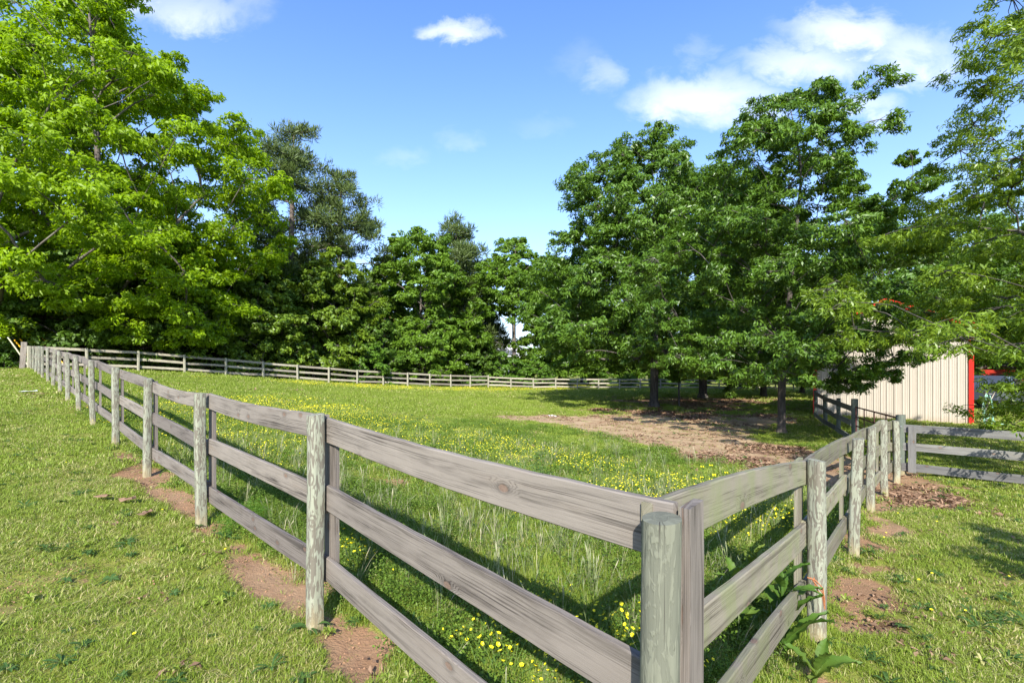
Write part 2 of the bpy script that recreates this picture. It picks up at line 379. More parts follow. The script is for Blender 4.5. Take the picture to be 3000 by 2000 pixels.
def ground_mat():
    m, t, b = new_mat('ground')
    pos = t.n('ShaderNodeNewGeometry').outputs['Position']
    dirt, lit = t.attr('dirt'), t.attr('litter')
    nb, nm, nf, nn = t.noise(pos, .35, 4, .6), t.noise(pos, 2.3, 5, .65), t.noise(pos, 14, 5, .7), t.noise(pos, 70, 3, .7)
    gr = t.mix(t.ss(nm, .35, .7), (.15, .175, .026), (.26, .26, .055))
    gr = t.mix(t.m('MULTIPLY', t.ss(nf, .45, .7), .65), gr, (.22, .19, .085))
    so = t.mix(t.ss(nb, .35, .65), (.255, .145, .078), (.36, .235, .135))
    so = t.mix(t.m('MULTIPLY', t.m('MULTIPLY_ADD', t.ss(nm, .38, .62), .55, .32), t.attr('tan')), so, (.56, .43, .265))
    so = t.mix(t.m('MULTIPLY', t.ss(nf, .45, .75), .55), so, (.24, .125, .07))
    so = t.mix(t.m('MULTIPLY', nn, .35), so, (.2, .11, .065))
    k = t.ss(t.m('ADD', dirt, t.m('MULTIPLY', t.m('SUBTRACT', nf, .5), .9)), .32, .66)
    c = t.mix(k, gr, so)
    lv = t.n('ShaderNodeTexVoronoi', None, Vector=pos, Scale=26.0)
    lc = t.mix(t.n('ShaderNodeSeparateColor', None, i0=lv.outputs['Color']).outputs[0], (.115, .062, .038), (.32, .20, .125))
    c = t.mix(t.ss(t.m('ADD', lit, t.m('MULTIPLY', t.m('SUBTRACT', nf, .5), 1.0)), .35, .6), c, lc)
    t.set(b, 'Base Color', c); b.inputs['Roughness'].default_value = .95; b.inputs['Specular IOR Level'].default_value = .1
    bp = t.n('ShaderNodeBump', None, Strength=.7, Distance=.03, Height=t.m('ADD', nf, t.m('MULTIPLY', nn, .5))); t.set(b, 'Normal', bp.outputs[0])
    return m

def grass_mat(name, c_dark, c_light, c_dry, dry=.25, trans=.3):
    m, t, b = new_mat(name)
    pos = t.n('ShaderNodeNewGeometry').outputs['Position']
    rnd = t.n('ShaderNodeObjectInfo').outputs['Random']; v = t.attr('v')
    f = t.m('ADD', t.m('MULTIPLY', t.noise(pos, .7, 4, .6), .7), t.m('MULTIPLY', v, .45), clamp=True)
    c = t.mix(f, c_dark, c_light)
    dm = t.m('ADD', t.m('MULTIPLY', v, .55), t.m('ADD', t.m('MULTIPLY', rnd, .25), t.m('MULTIPLY', t.noise(pos, 1.1, 4, .6), .7)))
    c = t.mix(t.ss(dm, 1.05 - dry * .55, 1.3 - dry * .55), c, c_dry)
    t.set(b, 'Base Color', c); b.inputs['Roughness'].default_value = .55; b.inputs['Specular IOR Level'].default_value = .3
    tr = t.n('ShaderNodeBsdfTranslucent', None, Color=t.mix(1.0, c, (1.3, 1.25, .7), 'MULTIPLY'))
    mx = t.n('ShaderNodeMixShader', None, i0=trans, i1=b.outputs[0], i2=tr.outputs[0])
    t.set(m.node_tree.nodes['Material Output'], 'Surface', mx.outputs[0])
    return m

M = {}
M['ground'] = ground_mat()
M['board'] = wood_mat('board_wood', (.212, .188, .166), (.048, .040, .035), warm=(.15, .115, .088))
M['board_green'] = wood_mat('board_wood_mossy', (.225, .205, .162), (.07, .06, .046), green=.6, warm=(.15, .115, .08))
M['board_far'] = wood_mat('board_wood_far', (.36, .33, .27), (.17, .15, .12), green=.25)
M['board_dark'] = wood_mat('board_wood_dark', (.17, .17, .165), (.07, .07, .07), warm=(.14, .12, .09))
M['post'] = post_mat('post_patina', (.295, .305, .23), (.125, .10, .08), .07)
M['post_corner'] = post_mat('post_corner', (.18, .185, .138), (.128, .132, .10), .08)
M['post_far'] = post_mat('post_far', (.36, .35, .26), (.24, .21, .16), .06)
M['post_dark'] = post_mat('post_dark', (.13, .15, .12), (.08, .085, .075), .0)
M['bark'] = bark_mat('bark', (.045, .038, .032), (.15, .125, .105))
M['bark_pine'] = bark_mat('bark_pine', (.06, .045, .038), (.20, .155, .125))
M['bark_oak'] = bark_mat('bark_oak', (.028, .024, .02), (.10, .082, .068))
M['twig'] = bark_mat('dry_twig', (.20, .17, .15), (.36, .32, .29))
M['pecan'] = foliage('pecan_leaf', (.115, .205, .004), (.28, .42, .007), .44, tcol=(1.5, 1.5, .35))
M['oak'] = foliage('oak_leaf', (.042, .100, .009), (.140, .255, .026), .34, rough=.42, spec=.5)
M['oak_near'] = foliage('oak_near_leaf', (.080, .150, .008), (.225, .335, .028), .42, rough=.42, spec=.5)
M['pine'] = foliage('pine_needle', (.032, .062, .012), (.110, .155, .036), .18, rough=.5)
M['broad'] = foliage('broad_leaf', (.055, .125, .009), (.165, .285, .024), .38)
M['lime'] = foliage('lime_leaf', (.08, .14, .010), (.20, .30, .022), .40)
M['glossy'] = foliage('glossy_leaf', (.06, .125, .009), (.20, .30, .022), .30, rough=.45, spec=.45)
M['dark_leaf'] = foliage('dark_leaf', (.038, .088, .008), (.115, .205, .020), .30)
M['red_leaf'] = foliage('red_leaf', (.12, .06, .03), (.24, .12, .06), .2)
M['vine'] = foliage('vine_leaf', (.05, .12, .012), (.12, .23, .02), .35)

# ------------------------------------------------------------------ ground sheet
def axis(lo, hi, fine_lo, fine_hi, step, grow):
    a = [fine_lo]; 
    while a[-1] < fine_hi: a.append(a[-1] + step)
    s = step
    while a[-1] < hi: s *= grow; a.append(a[-1] + s)
    s = step; b = [fine_lo]
    while b[-1] > lo: s *= grow; b.append(b[-1] - s)
    return np.array(b[:0:-1] + a)
gx = axis(-900, 900, -5, 9, .115, 1.045); gy = axis(-150, 1500, 1.0, 13, .115, 1.04)
XX, YY = np.meshgrid(gx, gy); xf, yf = XX.ravel(), YY.ravel()
zf = gz_arr(xf, yf)
dm, lm = masks(xf, yf)
nx, ny = len(gx), len(gy)
ii = np.arange(nx - 1)[None, :] + np.arange(ny - 1)[:, None] * nx
Q = np.stack([ii, ii + 1, ii + 1 + nx, ii + nx], -1).reshape(-1, 4)
zf = zf - .035 * dm + .035 * dm * (fbm(xf * 5, yf * 5, 77, 3) - .4)
ground = obj('ground', mesh_np('ground', np.stack([xf, yf, zf], 1), quads=Q, mat=M['ground'], smooth=True, attrs={'dirt': dm, 'litter': lm, 'tan': np.clip(1.3 * blob(xf, yf, 6, 19, 9, 10), 0, 1)}))
tag(ground, 'grassy ground with bare orange soil under the trees and along the fence', kind='structure')

# ------------------------------------------------------------------ fence builder
rng = np.random.default_rng(5)
def board_mesh(p0, p1, h, t, nrm, seed, mat, segs=18, sag=.012, rough=.0013):
    """sawn board from p0 to p1 (centre line), height h, thickness t, thickness axis nrm"""
    r = np.random.default_rng(seed)
    p0, p1 = np.array(p0, float), np.array(p1, float); L = np.linalg.norm(p1 - p0)
    prof = [(-t / 2, -h / 2 + .004), (-t / 2, h / 2 - .004), (-t / 2 + .004, h / 2), (t / 2 - .004, h / 2), (t / 2, h / 2 - .004), (t / 2, -h / 2 + .004), (t / 2 - .004, -h / 2), (-t / 2 + .004, -h / 2)]
    per = [0, h, h + .006, h + t, h + t + .006, 2 * h + t, 2 * h + t + .006, 2 * h + 2 * t]
    V, UV, Fs = [], [], []
    ou, ov = r.uniform(0, 60), r.uniform(0, 60); ph = r.uniform(0, 6.28, 3); sg = r.normal(0, sag); sn = r.normal(0, sag * .6)
    n3 = np.array([nrm[0], nrm[1], 0.0])
    for i in range(segs + 1):
        s = i / segs; c = p0 + (p1 - p0) * s
        bow = 4 * s * (1 - s)
        c = c + np.array([0, 0, 1]) * (sg * bow + rough * math.sin(9 * s + ph[0])) + n3 * sn * bow
        for k, (a, b) in enumerate(prof):
            e = rough * .8 * (math.sin(31 * s * L + ph[1]) + .6 * math.sin(77 * s * L + ph[2] + k)) if k in (1, 2, 3, 4) else rough * .6 * math.sin(23 * s * L + ph[2])
            V.append(c + n3 * a + np.array([0, 0, b + e])); UV.append((s * L + ou, per[k] + ov))
    for i in range(segs):
        for k in range(8):
            k2 = (k + 1) % 8
            if k == 7: continue
            Fs.append((i * 8 + k, i * 8 + k2, (i + 1) * 8 + k2, (i + 1) * 8 + k))
        Fs.append((i * 8 + 7, i * 8, (i + 1) * 8, (i + 1) * 8 + 7))
    Fs += [tuple(range(7, -1, -1)), tuple(segs * 8 + k for k in range(8))]
    me = mesh_np('board', V, faces=Fs, mat=mat, uv=UV)
    return me
def post_mesh(rad, h0, h1, seed, mat, lean=(0, 0), sides=22, rings=16, flat=0.0, slant=.006, turn=0.0):
    r = np.random.default_rng(seed); V, UV, Fs = [], [], []
    ou, ov = r.uniform(0, 60), r.uniform(0, 60); ph = r.uniform(0, 6.28, 6); az = r.uniform(0, 6.28)
    for i in range(rings + 1):
        s = i / rings; z = h0 + (h1 - h0) * s
        for k in range(sides + 1):
            a = 2 * math.pi * (k % sides) / sides
            rr = rad * (1.03 - .05 * s) * (1 + .022 * math.sin(2 * a + ph[0] + 2 * s) + .018 * math.sin(3 * a + ph[1] - 3 * s) + .012 * math.sin(9 * s + ph[2] + a))
            if flat: ca, sa = abs(math.cos(a - turn)), abs(math.sin(a - turn)); rr *= (1 - flat) + flat * .93 / (ca ** 5 + sa ** 5) ** .2
            zz = z + (slant * math.cos(a + az) if i == rings else 0)
            V.append((rr * math.cos(a) + lean[0] * s + .006 * math.sin(5 * s + ph[3]), rr * math.sin(a) + lean[1] * s + .006 * math.sin(4 * s + ph[4]), zz)); UV.append((max(z, 0) , k / sides * 2 * math.pi * rad + ov))
    w = sides + 1
    for i in range(rings):
        for k in range(sides): Fs.append((i * w + k, i * w + k + 1, (i + 1) * w + k + 1, (i + 1) * w + k))
    top0 = len(V)
    for k in range(sides + 1): V.append(V[rings * w + k]); UV.append((h1 + .004, k / sides * 2 * math.pi * rad + ov))
    b = len(V)      # bevelled end grain: an inner ring and a slightly dished middle
    for k in range(sides + 1):
        x, y, z = V[rings * w + k]; cx, cy = lean; V.append((cx + (x - cx) * .5, cy + (y - cy) * .5, z + .002)); UV.append((h1 + .01, k / sides * 2 * math.pi * rad + ov))
    for k in range(sides): Fs.append((top0 + k, top0 + k + 1, b + k + 1, b + k))
    V.append((lean[0], lean[1], h1 + .002)); UV.append((h1 + .06, ov)); c = len(V) - 1
    for k in range(sides): Fs.append((b + k, b + k + 1, c))
    return mesh_np('post', V, faces=Fs, mat=mat, uv=UV, smooth=True)

def build_fence(name, label, pts, nrm, heights=None, post_r=.050, bh=.15, bt=.03, gaps=(.015, .45, .89), post_m='post', board_m='board', side=1, seed=1, fine=True, skip_posts=(), end_extra=0.0, H=1.27, batten=True, tops=None, lean=.02, level_off=.02, group=None, start_off=.003):
    """posts, three boards per bay nailed behind the posts, a vertical batten over every joint; gaps = board top below post top"""
    base = (pts[0][0], pts[0][1], gz(*pts[0]))
    root = thing(name, label, 'fence', base, 0, group)
    r = np.random.default_rng(seed); o = np.array(base)
    n3 = np.array([nrm[0], nrm[1], 0]) * side
    T = []
    for i, (x, y) in enumerate(pts):
        g = gz(x, y); h = (heights[i] if heights else H) + (r.normal(0, .012) if heights is None else 0)
        T.append(g + h)
        if i in skip_posts: continue
        ln = r.normal(0, lean, 2)
        me = post_mesh(post_r * r.uniform(.95, 1.06), -.25, h, seed * 100 + i, M[post_m], ln, sides=28 if fine else 10, rings=16 if fine else 5, flat=.8, turn=math.atan2(nrm[1], nrm[0]) + r.normal(0, .15))
        p = obj('post', me, root); p.location = np.array([x, y, g]) - o
    off = post_r + bt / 2 + .002
    for i in range(len(pts) - 1):
        a, b = np.array(pts[i]), np.array(pts[i + 1]); d = (b - a) / np.linalg.norm(b - a)
        for j, gp in enumerate(gaps):
            za = T[i] - gp - bh / 2 + r.normal(0, level_off); zb = T[i + 1] - gp - bh / 2 + r.normal(0, level_off)
            e0 = start_off if i == 0 else .003
            p0 = np.array([a[0] + d[0] * e0, a[1] + d[1] * e0, za]) + n3 * off - o
            e = end_extra if i == len(pts) - 2 else 0
            p1 = np.array([b[0] - d[0] * (.003 - e), b[1] - d[1] * (.003 - e), zb]) + n3 * off - o
            hh = bh * r.uniform(.96, 1.04)
            obj('board', board_mesh(p0, p1, hh, bt, nrm, seed * 1000 + i * 3 + j, M[board_m], segs=18 if fine else 5, sag=.014 if fine else .008), root)
        if batten and i > 0:
            bw = .075; c = a
            z1 = T[i] + r.normal(.0, .012) - .03; z0 = T[i] - gaps[2] - bh - r.uniform(0, .03)
            obj('batten', batten_mesh(np.array([c[0], c[1], 0]) + n3 * (off + bt / 2 + .013) - np.array([o[0], o[1], 0]), z0 - o[2], z1 - o[2], bw * 2, .024, d, nrm, seed * 77 + i, M[board_m]), root)
    return root
def batten_mesh(c, z0, z1, w, t, d, nrm, seed, mat):
    r = np.random.default_rng(seed); V, UV, Fs = [], [], []
    ou, ov = r.uniform(0, 60), r.uniform(0, 60); segs = 8
    for i in range(segs + 1):
        z = z0 + (z1 - z0) * i / segs; wob = .003 * math.sin(i * 1.7 + ov)
        for k, (a, b) in enumerate([(-w / 2, -t / 2), (w / 2, -t / 2), (w / 2, t / 2), (-w / 2, t / 2)]):
            V.append((c[0] + d[0] * (a + wob) + nrm[0] * b, c[1] + d[1] * (a + wob) + nrm[1] * b, z + (r.uniform(-.004, .004) if i == segs else 0))); UV.append((z + ou, [0, w, w + t, 2 * w + t][k] + ov))
    for i in range(segs):
        for k in range(4): Fs.append((i * 4 + k, i * 4 + (k + 1) % 4, (i + 1) * 4 + (k + 1) % 4, (i + 1) * 4 + k))
    Fs += [(3, 2, 1, 0), tuple(segs * 4 + k for k in range(4))]
    return mesh_np('batten', V, faces=Fs, mat=mat, uv=UV)

# left line, running from the near corner post to the far left corner
hL = [1.30, 1.30] + [1.27 + rng.normal(0, .015) for _ in range(14)]
fenceL = build_fence('board_fence', 'weathered grey three-board fence from the near corner post to the far left', P, (.68, .733), hL, seed=11, level_off=.012, lean=.03)
# right line from the corner post to the gate post
hR = [1.30, 1.12, 1.10, 1.08, 1.13, 1.06, 1.02]
fenceR = build_fence('board_fence', 'mossy three-board fence running from the near corner towards the metal gate', RT, (-.765, .644), hR, board_m='board_green', seed=23, skip_posts=(0, 6), gaps=(.015, .39, .76), bh=.148, level_off=.012, start_off=.062)
# far line
fenceF = build_fence('board_fence', 'long three-board fence below the hedge at the far side of the pasture', [CORNER] + F[1:], (.70, -.714), None, seed=31, fine=False, H=1.32, post_m='post_far', board_m='board_far', side=-1, gaps=(.04, .47, .90), post_r=.075, level_off=.02, batten=False)
fenceF2 = build_fence('board_fence', 'distant three-board fence behind the oak trunks', F2, (.184, -.983), None, seed=37, fine=False, H=1.22, post_m='post_far', board_m='board_far', side=-1, gaps=(.04, .44, .84), post_r=.075, skip_posts=(0,), batten=False)
# right-hand fence leaving the gate post towards the right edge
q0 = (7.62, 9.47); dq = np.array([.80, -.60]); RQ = [q0, tuple(np.array(q0) + dq * 2.9), tuple(np.array(q0) + dq * 5.3)]
fenceQ = build_fence('board_fence', 'dark grey three-board fence leaving the gate post at the right edge', RQ, (.60, .80), [1.02, 1.0, 1.0], seed=41, post_m='post_dark', board_m='board_dark', gaps=(.05, .42, .80), skip_posts=(0,), side=-1, level_off=.008, batten=False)
# fence beside the barn
fenceG = build_fence('board_fence', 'shaded dark three-board fence ending at the left barn corner', G, (.905, -.425), [1.15] * 4, seed=43, fine=False, post_m='post_dark', board_m='board_dark', gaps=(.05, .46, .87), side=-1, post_r=.065, skip_posts=(0,), batten=False)

# corner post's outer vertical board on the right-hand rails
def loc(root, p): return np.array(p) - np.array(root.location)
c = loc(fenceR, (RT[0][0] + .001 + tR[0] * .105, RT[0][1] + tR[1] * .105, 0)); c = c + np.array([nR[0], nR[1], 0]) * -.038
me = batten_mesh(c - np.array([0, 0, c[2]]), -.12, 1.285, .10, .026, tR, nR, 991, M['board'])
obj('batten', me, fenceR)
# batten seen beside the gate post on the right fence
c = loc(fenceQ, (q0[0] + dq[0] * .16, q0[1] + dq[1] * .16, 0)) - np.array([.60, .80, 0]) * .115
obj('batten', batten_mesh(c - np.array([0, 0, c[2]]), .05, .93, .12, .025, dq, (.60, .80), 993, M['board_dark']), fenceQ)
# the near corner post and a gate post
fenceL_posts = [o for o in fenceL.children if o.name.startswith('post')]
fenceL_posts[0].data = post_mesh(.0475, -.25, 1.265, 4, M['post_corner'], (-.012, .004), sides=32, rings=22, slant=.004)
gp_ = thing('gate_post', 'stout dark green timber gate post where the two right-hand fences meet', 'post', (q0[0], q0[1], gz(*q0)))
obj('shaft', post_mesh(.082, -.25, 1.14, 88, M['post_dark'], (-.01, .0)), gp_)
M['steel'] = plain('galvanised_steel', (.35, .36, .36), .45, .2, 20, metallic=.8)
for z in (.92, .30):
    d_ = Vector((-.62, -.78, 0)); mb = MB(); mb.tube([d_ * .05 + Vector((0, 0, z)), d_ * .105 + Vector((0, 0, z))], .016, 8); mb.build('bolt', M['steel'], gp_)
g0 = (G[0][0], G[0][1], gz(*G[0]))
gp2 = thing('gate_post', 'dark timber gate post at the far end of the metal gate', 'post', g0)
obj('shaft', post_mesh(.085, -.25, 1.28, 89, M['post_dark'], (0, 0)), gp2)

# metal gate
M['gate_paint'] = plain('gate_paint', (.075, .022, .022), .45, .3, 8)
ga = np.array([q0[0], q0[1], gz(*q0)]); gb = np.array(g0); dg = gb - ga; Lg = np.linalg.norm(dg[:2]); dgn = dg / np.linalg.norm(dg)
gate = thing('metal_gate', 'dark red metal tube gate between the two gate posts', 'gate', tuple(ga + dgn * .14))
Lr = Lg - .28
def gpt(s, z): return Vector(dgn * s) + Vector((0, 0, z))
for z in (.14, .34, .56, .80, 1.06): MB().tube([gpt(0, z), gpt(Lr, z)], .019, 8).build('rail', M['gate_paint'], gate)
for s_ in (.02, Lr - .02): MB().tube([gpt(s_, .12), gpt(s_, 1.08)], .021, 8).build('end_tube', M['gate_paint'], gate)
for s_ in (.24, .5, .76): MB().box(gpt(Lr * s_, .6), (.06, .012, .95), Matrix.Rotation(math.atan2(dgn[1], dgn[0]), 3, 'Z')).build('upright', M['gate_paint'], gate)

# leaning board and rope bits on the left far corner
lb = obj('loose_board', batten_mesh(np.array([0, 0, 0]), -.02, 1.5, .24, .03, np.array([.8, .6]), (-.6, .8), 995, M['board']))
lp = (P[15][0] - .35, P[15][1] - .10); lb.location = (lp[0], lp[1], gz(*lp)); lb.rotation_euler = (0, R(4), 0)
tag(lb, 'wide grey board leaning at the far left end of the fence', 'board')

# ------------------------------------------------------------------ trees
def leaf_mesh(name, C, Nrm, D, L, Wd, mat, fold=.18):
    """one folded rhombus per leaf: C centres, Nrm normals, D long axes"""
    n = len(C)
    D = D - Nrm * np.sum(D * Nrm, 1, keepdims=True); D /= np.linalg.norm(D, axis=1, keepdims=True) + 1e-9
    S = np.cross(Nrm, D); L = L[:, None]; Wd = Wd[:, None]
    V = np.empty((n, 4, 3), np.float32)
    V[:, 0] = C - D * L * .5; V[:, 1] = C + S * Wd * .5 + Nrm * Wd * fold - D * L * .05; V[:, 2] = C + D * L * .5 - Nrm * L * .12; V[:, 3] = C - S * Wd * .5 + Nrm * Wd * fold - D * L * .05
    Qd = np.arange(n * 4).reshape(n, 4)
    return V.reshape(-1, 3), Qd
def unit(a): return a / (np.linalg.norm(a, axis=-1, keepdims=True) + 1e-9)

def tree_data(seed, prof, nspray, spray_r, sub_n, leaf_n, leaf, mat, bark, trunk_r=.25, clear=1.5, flat=.5, droop=.25, lean=(0, 0), inner=.3, sub_r=.38, up=.5, ascend=.7, needle=False, lobes=.25, skew=(0, 0), vtint=.25, keep=None, top_frac=.93, bare=.0, multi=0):
    """returns (crown mesh, trunk mesh) in local coordinates; prof = [(z, radius)...]"""
    r = np.random.default_rng(seed)
    pz = np.array([p[0] for p in prof], float); pr = np.array([p[1] for p in prof], float)
    z0, z1 = pz[0], pz[-1]; rm = pr.max()
    ph = r.uniform(0, 6.28, 6)
    axis_ = lambda z: np.array([lean[0] * z / z1 + .012 * z1 * math.sin(3.1 * z / z1 + ph[0]) * (z / z1), lean[1] * z / z1 + .012 * z1 * math.sin(2.6 * z / z1 + ph[1]) * (z / z1)])
    sp_, tries, md = [], 0, spray_r * .95
    while len(sp_) < nspray and tries < nspray * 60:
        tries += 1
        if tries % (nspray * 6) == 0: md *= .88
        z = r.uniform(z0, z1); Rz = np.interp(z, pz, pr)
        if r.random() > (Rz / rm) ** 1.2 + .05: continue
        a = r.uniform(0, 6.28)
        k = 1 + lobes * (math.sin(3 * a + ph[2] + z * 2.2 / spray_r * .35) * .6 + math.sin(2 * a + ph[3] - z * .5) * .4)
        rho = Rz * k * math.sqrt(r.uniform(inner, 1.0))
        ax = axis_(z)
        sk = (z - z0) / (z1 - z0)
        p = np.array([ax[0] + rho * math.cos(a) + skew[0] * sk, ax[1] + rho * math.sin(a) + skew[1] * sk, z])
        if keep is not None and not keep(p): continue
        if sp_ and np.min(np.linalg.norm((np.array(sp_) - p) * (1, 1, 1.3), axis=1)) < md: continue
        sp_.append(p)
    sp_ = np.array(sp_)
    # --- skeleton
    npos, npar = [], []
    nt = 14; ztop = z1 * top_frac
    for i in range(nt + 1):
        z = ztop * i / nt; a = axis_(z); sk = max(0, (z - z0) / (z1 - z0)); npos.append(np.array([a[0] + skew[0] * sk, a[1] + skew[1] * sk, z])); npar.append(i - 1)
    paths = [list(range(nt + 1))]; tips = [nt]
    dist = np.array([np.linalg.norm(p[:2] - axis_(p[2])) for p in sp_])
    for s in np.argsort(dist):
        p = sp_[s]; A = np.array(npos)
        da = np.linalg.norm(A[:, :2] - p[:2], axis=1)
        tgt = p[2] - ascend * da
        cost = np.linalg.norm(A - p, axis=1) + 1.3 * np.abs(A[:, 2] - np.clip(tgt, clear, None)) + np.where(A[:, 2] < clear, 50, 0) + np.where(A[:, 2] > p[2] + .3, 6, 0)
        j = int(np.argmin(cost)); q = A[j]
        m_ = max(2, min(6, int(np.linalg.norm(p - q) / (spray_r * .7)) + 1)); prev = j; path = [j]
        mid = (p + q) / 2 + np.array([0, 0, .12 * np.linalg.norm(p - q)]) * (1 if ascend > .2 else -.3) + r.normal(0, .06, 3) * np.linalg.norm(p - q)
        for k in range(1, m_ + 1):
            t = k / m_; pt = (1 - t) ** 2 * q + 2 * t * (1 - t) * mid + t * t * p + (r.normal(0, .04, 3) * spray_r if k < m_ else 0)
            npos.append(pt); npar.append(prev); prev = len(npos) - 1; path.append(prev)
        paths.append(path); tips.append(prev)
    cnt = np.zeros(len(npos))
    for t in tips:
        k = t
        while k >= 0: cnt[k] += 1; k = npar[k]
    rad = trunk_r * (cnt / cnt[0]) ** .5
    rad = np.maximum(rad, .012 * spray_r)
    for i in range(nt + 1): rad[i] = max(rad[i], trunk_r * (1 - .8 * i / nt) * .6)
    rad[0] = trunk_r * 1.35
    mb = MB()
    p0 = paths[0]; pts = [npos[i] for i in p0]; rr = [rad[i] for i in p0]
    pts = [pts[0] + np.array([0, 0, -.3]), pts[0] + np.array([0, 0, .05]), pts[0] + (pts[1] - pts[0]) * .35] + pts[1:]; rr = [trunk_r * 1.9, trunk_r * 1.55, trunk_r * 1.06] + rr[1:]
    mb.tube(pts, rr, 12)
    for pa in paths[1:]:
        rs = [min(rad[pa[1]] * 1.1, rad[pa[0]])] + [rad[i] for i in pa[1:]]
        mb.tube([npos[i] for i in pa], rs, 6 if rs[0] > .04 else 4, cap=False)
    # --- sub clumps
    ns = len(sp_)
    out = np.zeros((ns, 3)); 
    for i, p in enumerate(sp_): a = axis_(p[2]); out[i, :2] = p[:2] - a
    out = unit(out + 1e-6)
    lat = np.stack([-out[:, 1], out[:, 0], np.zeros(ns)], 1)
    ssz = r.uniform(.7, 1.25, (ns, 1, 1)) * spray_r
    U = r.normal(size=(ns, sub_n, 3)); U = unit(U) * r.uniform(.25, 1, (ns, sub_n, 1)) ** .5
    sub = sp_[:, None, :] + ssz * (out[:, None, :] * U[..., :1] * 1.05 + lat[:, None, :] * U[..., 1:2] * 1.0) + np.stack([np.zeros((ns, sub_n))] * 2 + [ssz[..., 0] * (U[..., 2] * flat - droop * (U[..., 0] ** 2 + U[..., 1] ** 2))], -1)
    for i in range(ns):
        for k in range(sub_n):
            if r.random() < .5: mb.tube([sp_[i], (sp_[i] + sub[i, k]) / 2 + r.normal(0, .05, 3) * spray_r, sub[i, k]], [.011 * spray_r + .004, .008 * spray_r + .003, .004], 3, cap=False)
    subf = sub.reshape(-1, 3); so = np.repeat(out, sub_n, 0); ss_ = np.repeat(ssz.reshape(-1), sub_n)
    keepm = r.random(len(subf)) > bare; subf, so, ss_ = subf[keepm], so[keepm], ss_[keepm]
    nc = len(subf); N = nc * leaf_n
    G_ = r.normal(size=(nc, leaf_n, 3)); G_ = unit(G_) * r.uniform(.15, 1, (nc, leaf_n, 1)) ** .6
    rs = (ss_ * sub_r * r.uniform(.75, 1.3, nc))[:, None, None]
    C = subf[:, None, :] + G_ * rs * np.array([1, 1, .62]); C[..., 2] -= (droop * .3 * rs[..., 0] * (G_[..., 0] ** 2 + G_[..., 1] ** 2))
    Lf = leaf[0] * r.uniform(.65, 1.3, N); Wf = leaf[1] * r.uniform(.65, 1.3, N)
    C = C.reshape(-1, 3); G_ = G_.reshape(-1, 3)
    if needle:
        D = unit(G_ + np.array([0, 0, .55]) + r.normal(0, .25, (N, 3))); Nr = unit(np.cross(D, r.normal(size=(N, 3))))
        C = np.repeat(subf, leaf_n, 0) + D * Lf[:, None] * .5 + G_ * rs.repeat(leaf_n, 1).reshape(-1, 1) * .75
    else:
        Nr = unit(G_ * .45 + np.repeat(so, leaf_n, 0) * .25 + np.array([0, 0, up]) + r.normal(0, .48, (N, 3)))
        D = unit(G_ * .9 + np.repeat(so, leaf_n, 0) * .4 + np.array([0, 0, -.25]) + r.normal(0, .5, (N, 3)))
    V, Qd = leaf_mesh('crown', C, Nr, D, Lf, Wf, mat)
    tone = np.repeat(r.random(nc) * vtint * 1.6 + np.repeat(r.random(ns), sub_n)[keepm] * vtint, leaf_n) + r.random(N) * (1 - vtint * 2)
    crown = mesh_np('crown', V, quads=Qd, mat=mat, attrs={'v': np.repeat(np.clip(tone, 0, 1), 4)})
    trunk = mesh_np('trunk', mb.v, faces=mb.f, mat=bark, smooth=True)
    return crown, trunk
def place_tree(name, label, data, xy, cat='tree', rz=0, scale=1.0, group=None, dz=0.0, part=('crown', 'trunk')):
    t = thing(name, label, cat, (xy[0], xy[1], gz(*xy) - .02 + dz), rz, group); t.scale = (scale,) * 3
    obj(part[0], data[0], t); obj(part[1], data[1], t)
    return t

# front oak by the right fence
T1 = tree_data(101, [(1.5, 2.4), (2.6, 4.1), (4.8, 4.5), (6.6, 4.1), (8.2, 3.4), (9.6, 2.4), (11.2, .7)], 235, .60, 14, 54, (.15, .046), M['oak'], M['bark_oak'], trunk_r=.115, inner=.0, top_frac=.72, sub_r=.33, clear=1.7, flat=.5, droop=.3, lobes=.3, skew=(.7, 0), ascend=.75, vtint=.3)
place_tree('oak_tree', 'young oak with a slim trunk standing closest to the right fence', T1, (8.7, 15.6))
# big rounded oak in the middle
T2 = tree_data(102, [(2.4, 5.0), (4.0, 7.2), (6.5, 7.2), (9.0, 6.5), (11.2, 5.4), (13.4, 3.8), (15.4, 1.2)], 310, .92, 14, 46, (.235, .078), M['oak'], M['bark_oak'], trunk_r=.23, inner=.10, sub_r=.33, clear=2.6, flat=.55, droop=.32, lobes=.22, ascend=.7, vtint=.3)
place_tree('oak_tree', 'broad rounded oak with a thick trunk on the bare soil', T2, (8.1, 27.6))
T3 = tree_data(103, [(2.2, 4.5), (4.5, 7.0), (8.0, 6.8), (11, 5.2), (14, 2.4), (15, .8)], 150, 1.2, 12, 36, (.34, .13), M['oak'], M['bark_oak'], trunk_r=.26, clear=2.8, vtint=.3)
place_tree('oak_tree', 'oak standing behind the broad rounded oak, to its right', T3, (14.6, 37.0), scale=1.12)
place_tree('oak_tree', 'oak with a pale sunlit trunk left of the barn, farthest of the oaks', T3, (20.6, 39.6), rz=2.1, scale=.92)
# near oak at the right edge
T5 = tree_data(105, [(1.2, 2.8), (2.4, 4.4), (3.3, 5.6), (4.6, 5.7), (6.2, 5.0), (8.5, 3.9), (11, 2.9), (13.5, 1.0)], 235, .74, 15, 44, (.14, .036), M['oak_near'], M['bark_oak'], trunk_r=.13, sub_r=.27, clear=2.2, flat=.34, droop=.38, lobes=.32, ascend=.45, vtint=.3, inner=.12, keep=lambda p: not (p[0] - .955 * p[1] < -3.75 and p[2] < 3.3))
place_tree('oak_tree', 'light green narrow-leaved oak overhanging the right edge in front of the barn', T5, (11.3, 8.7), scale=.8)
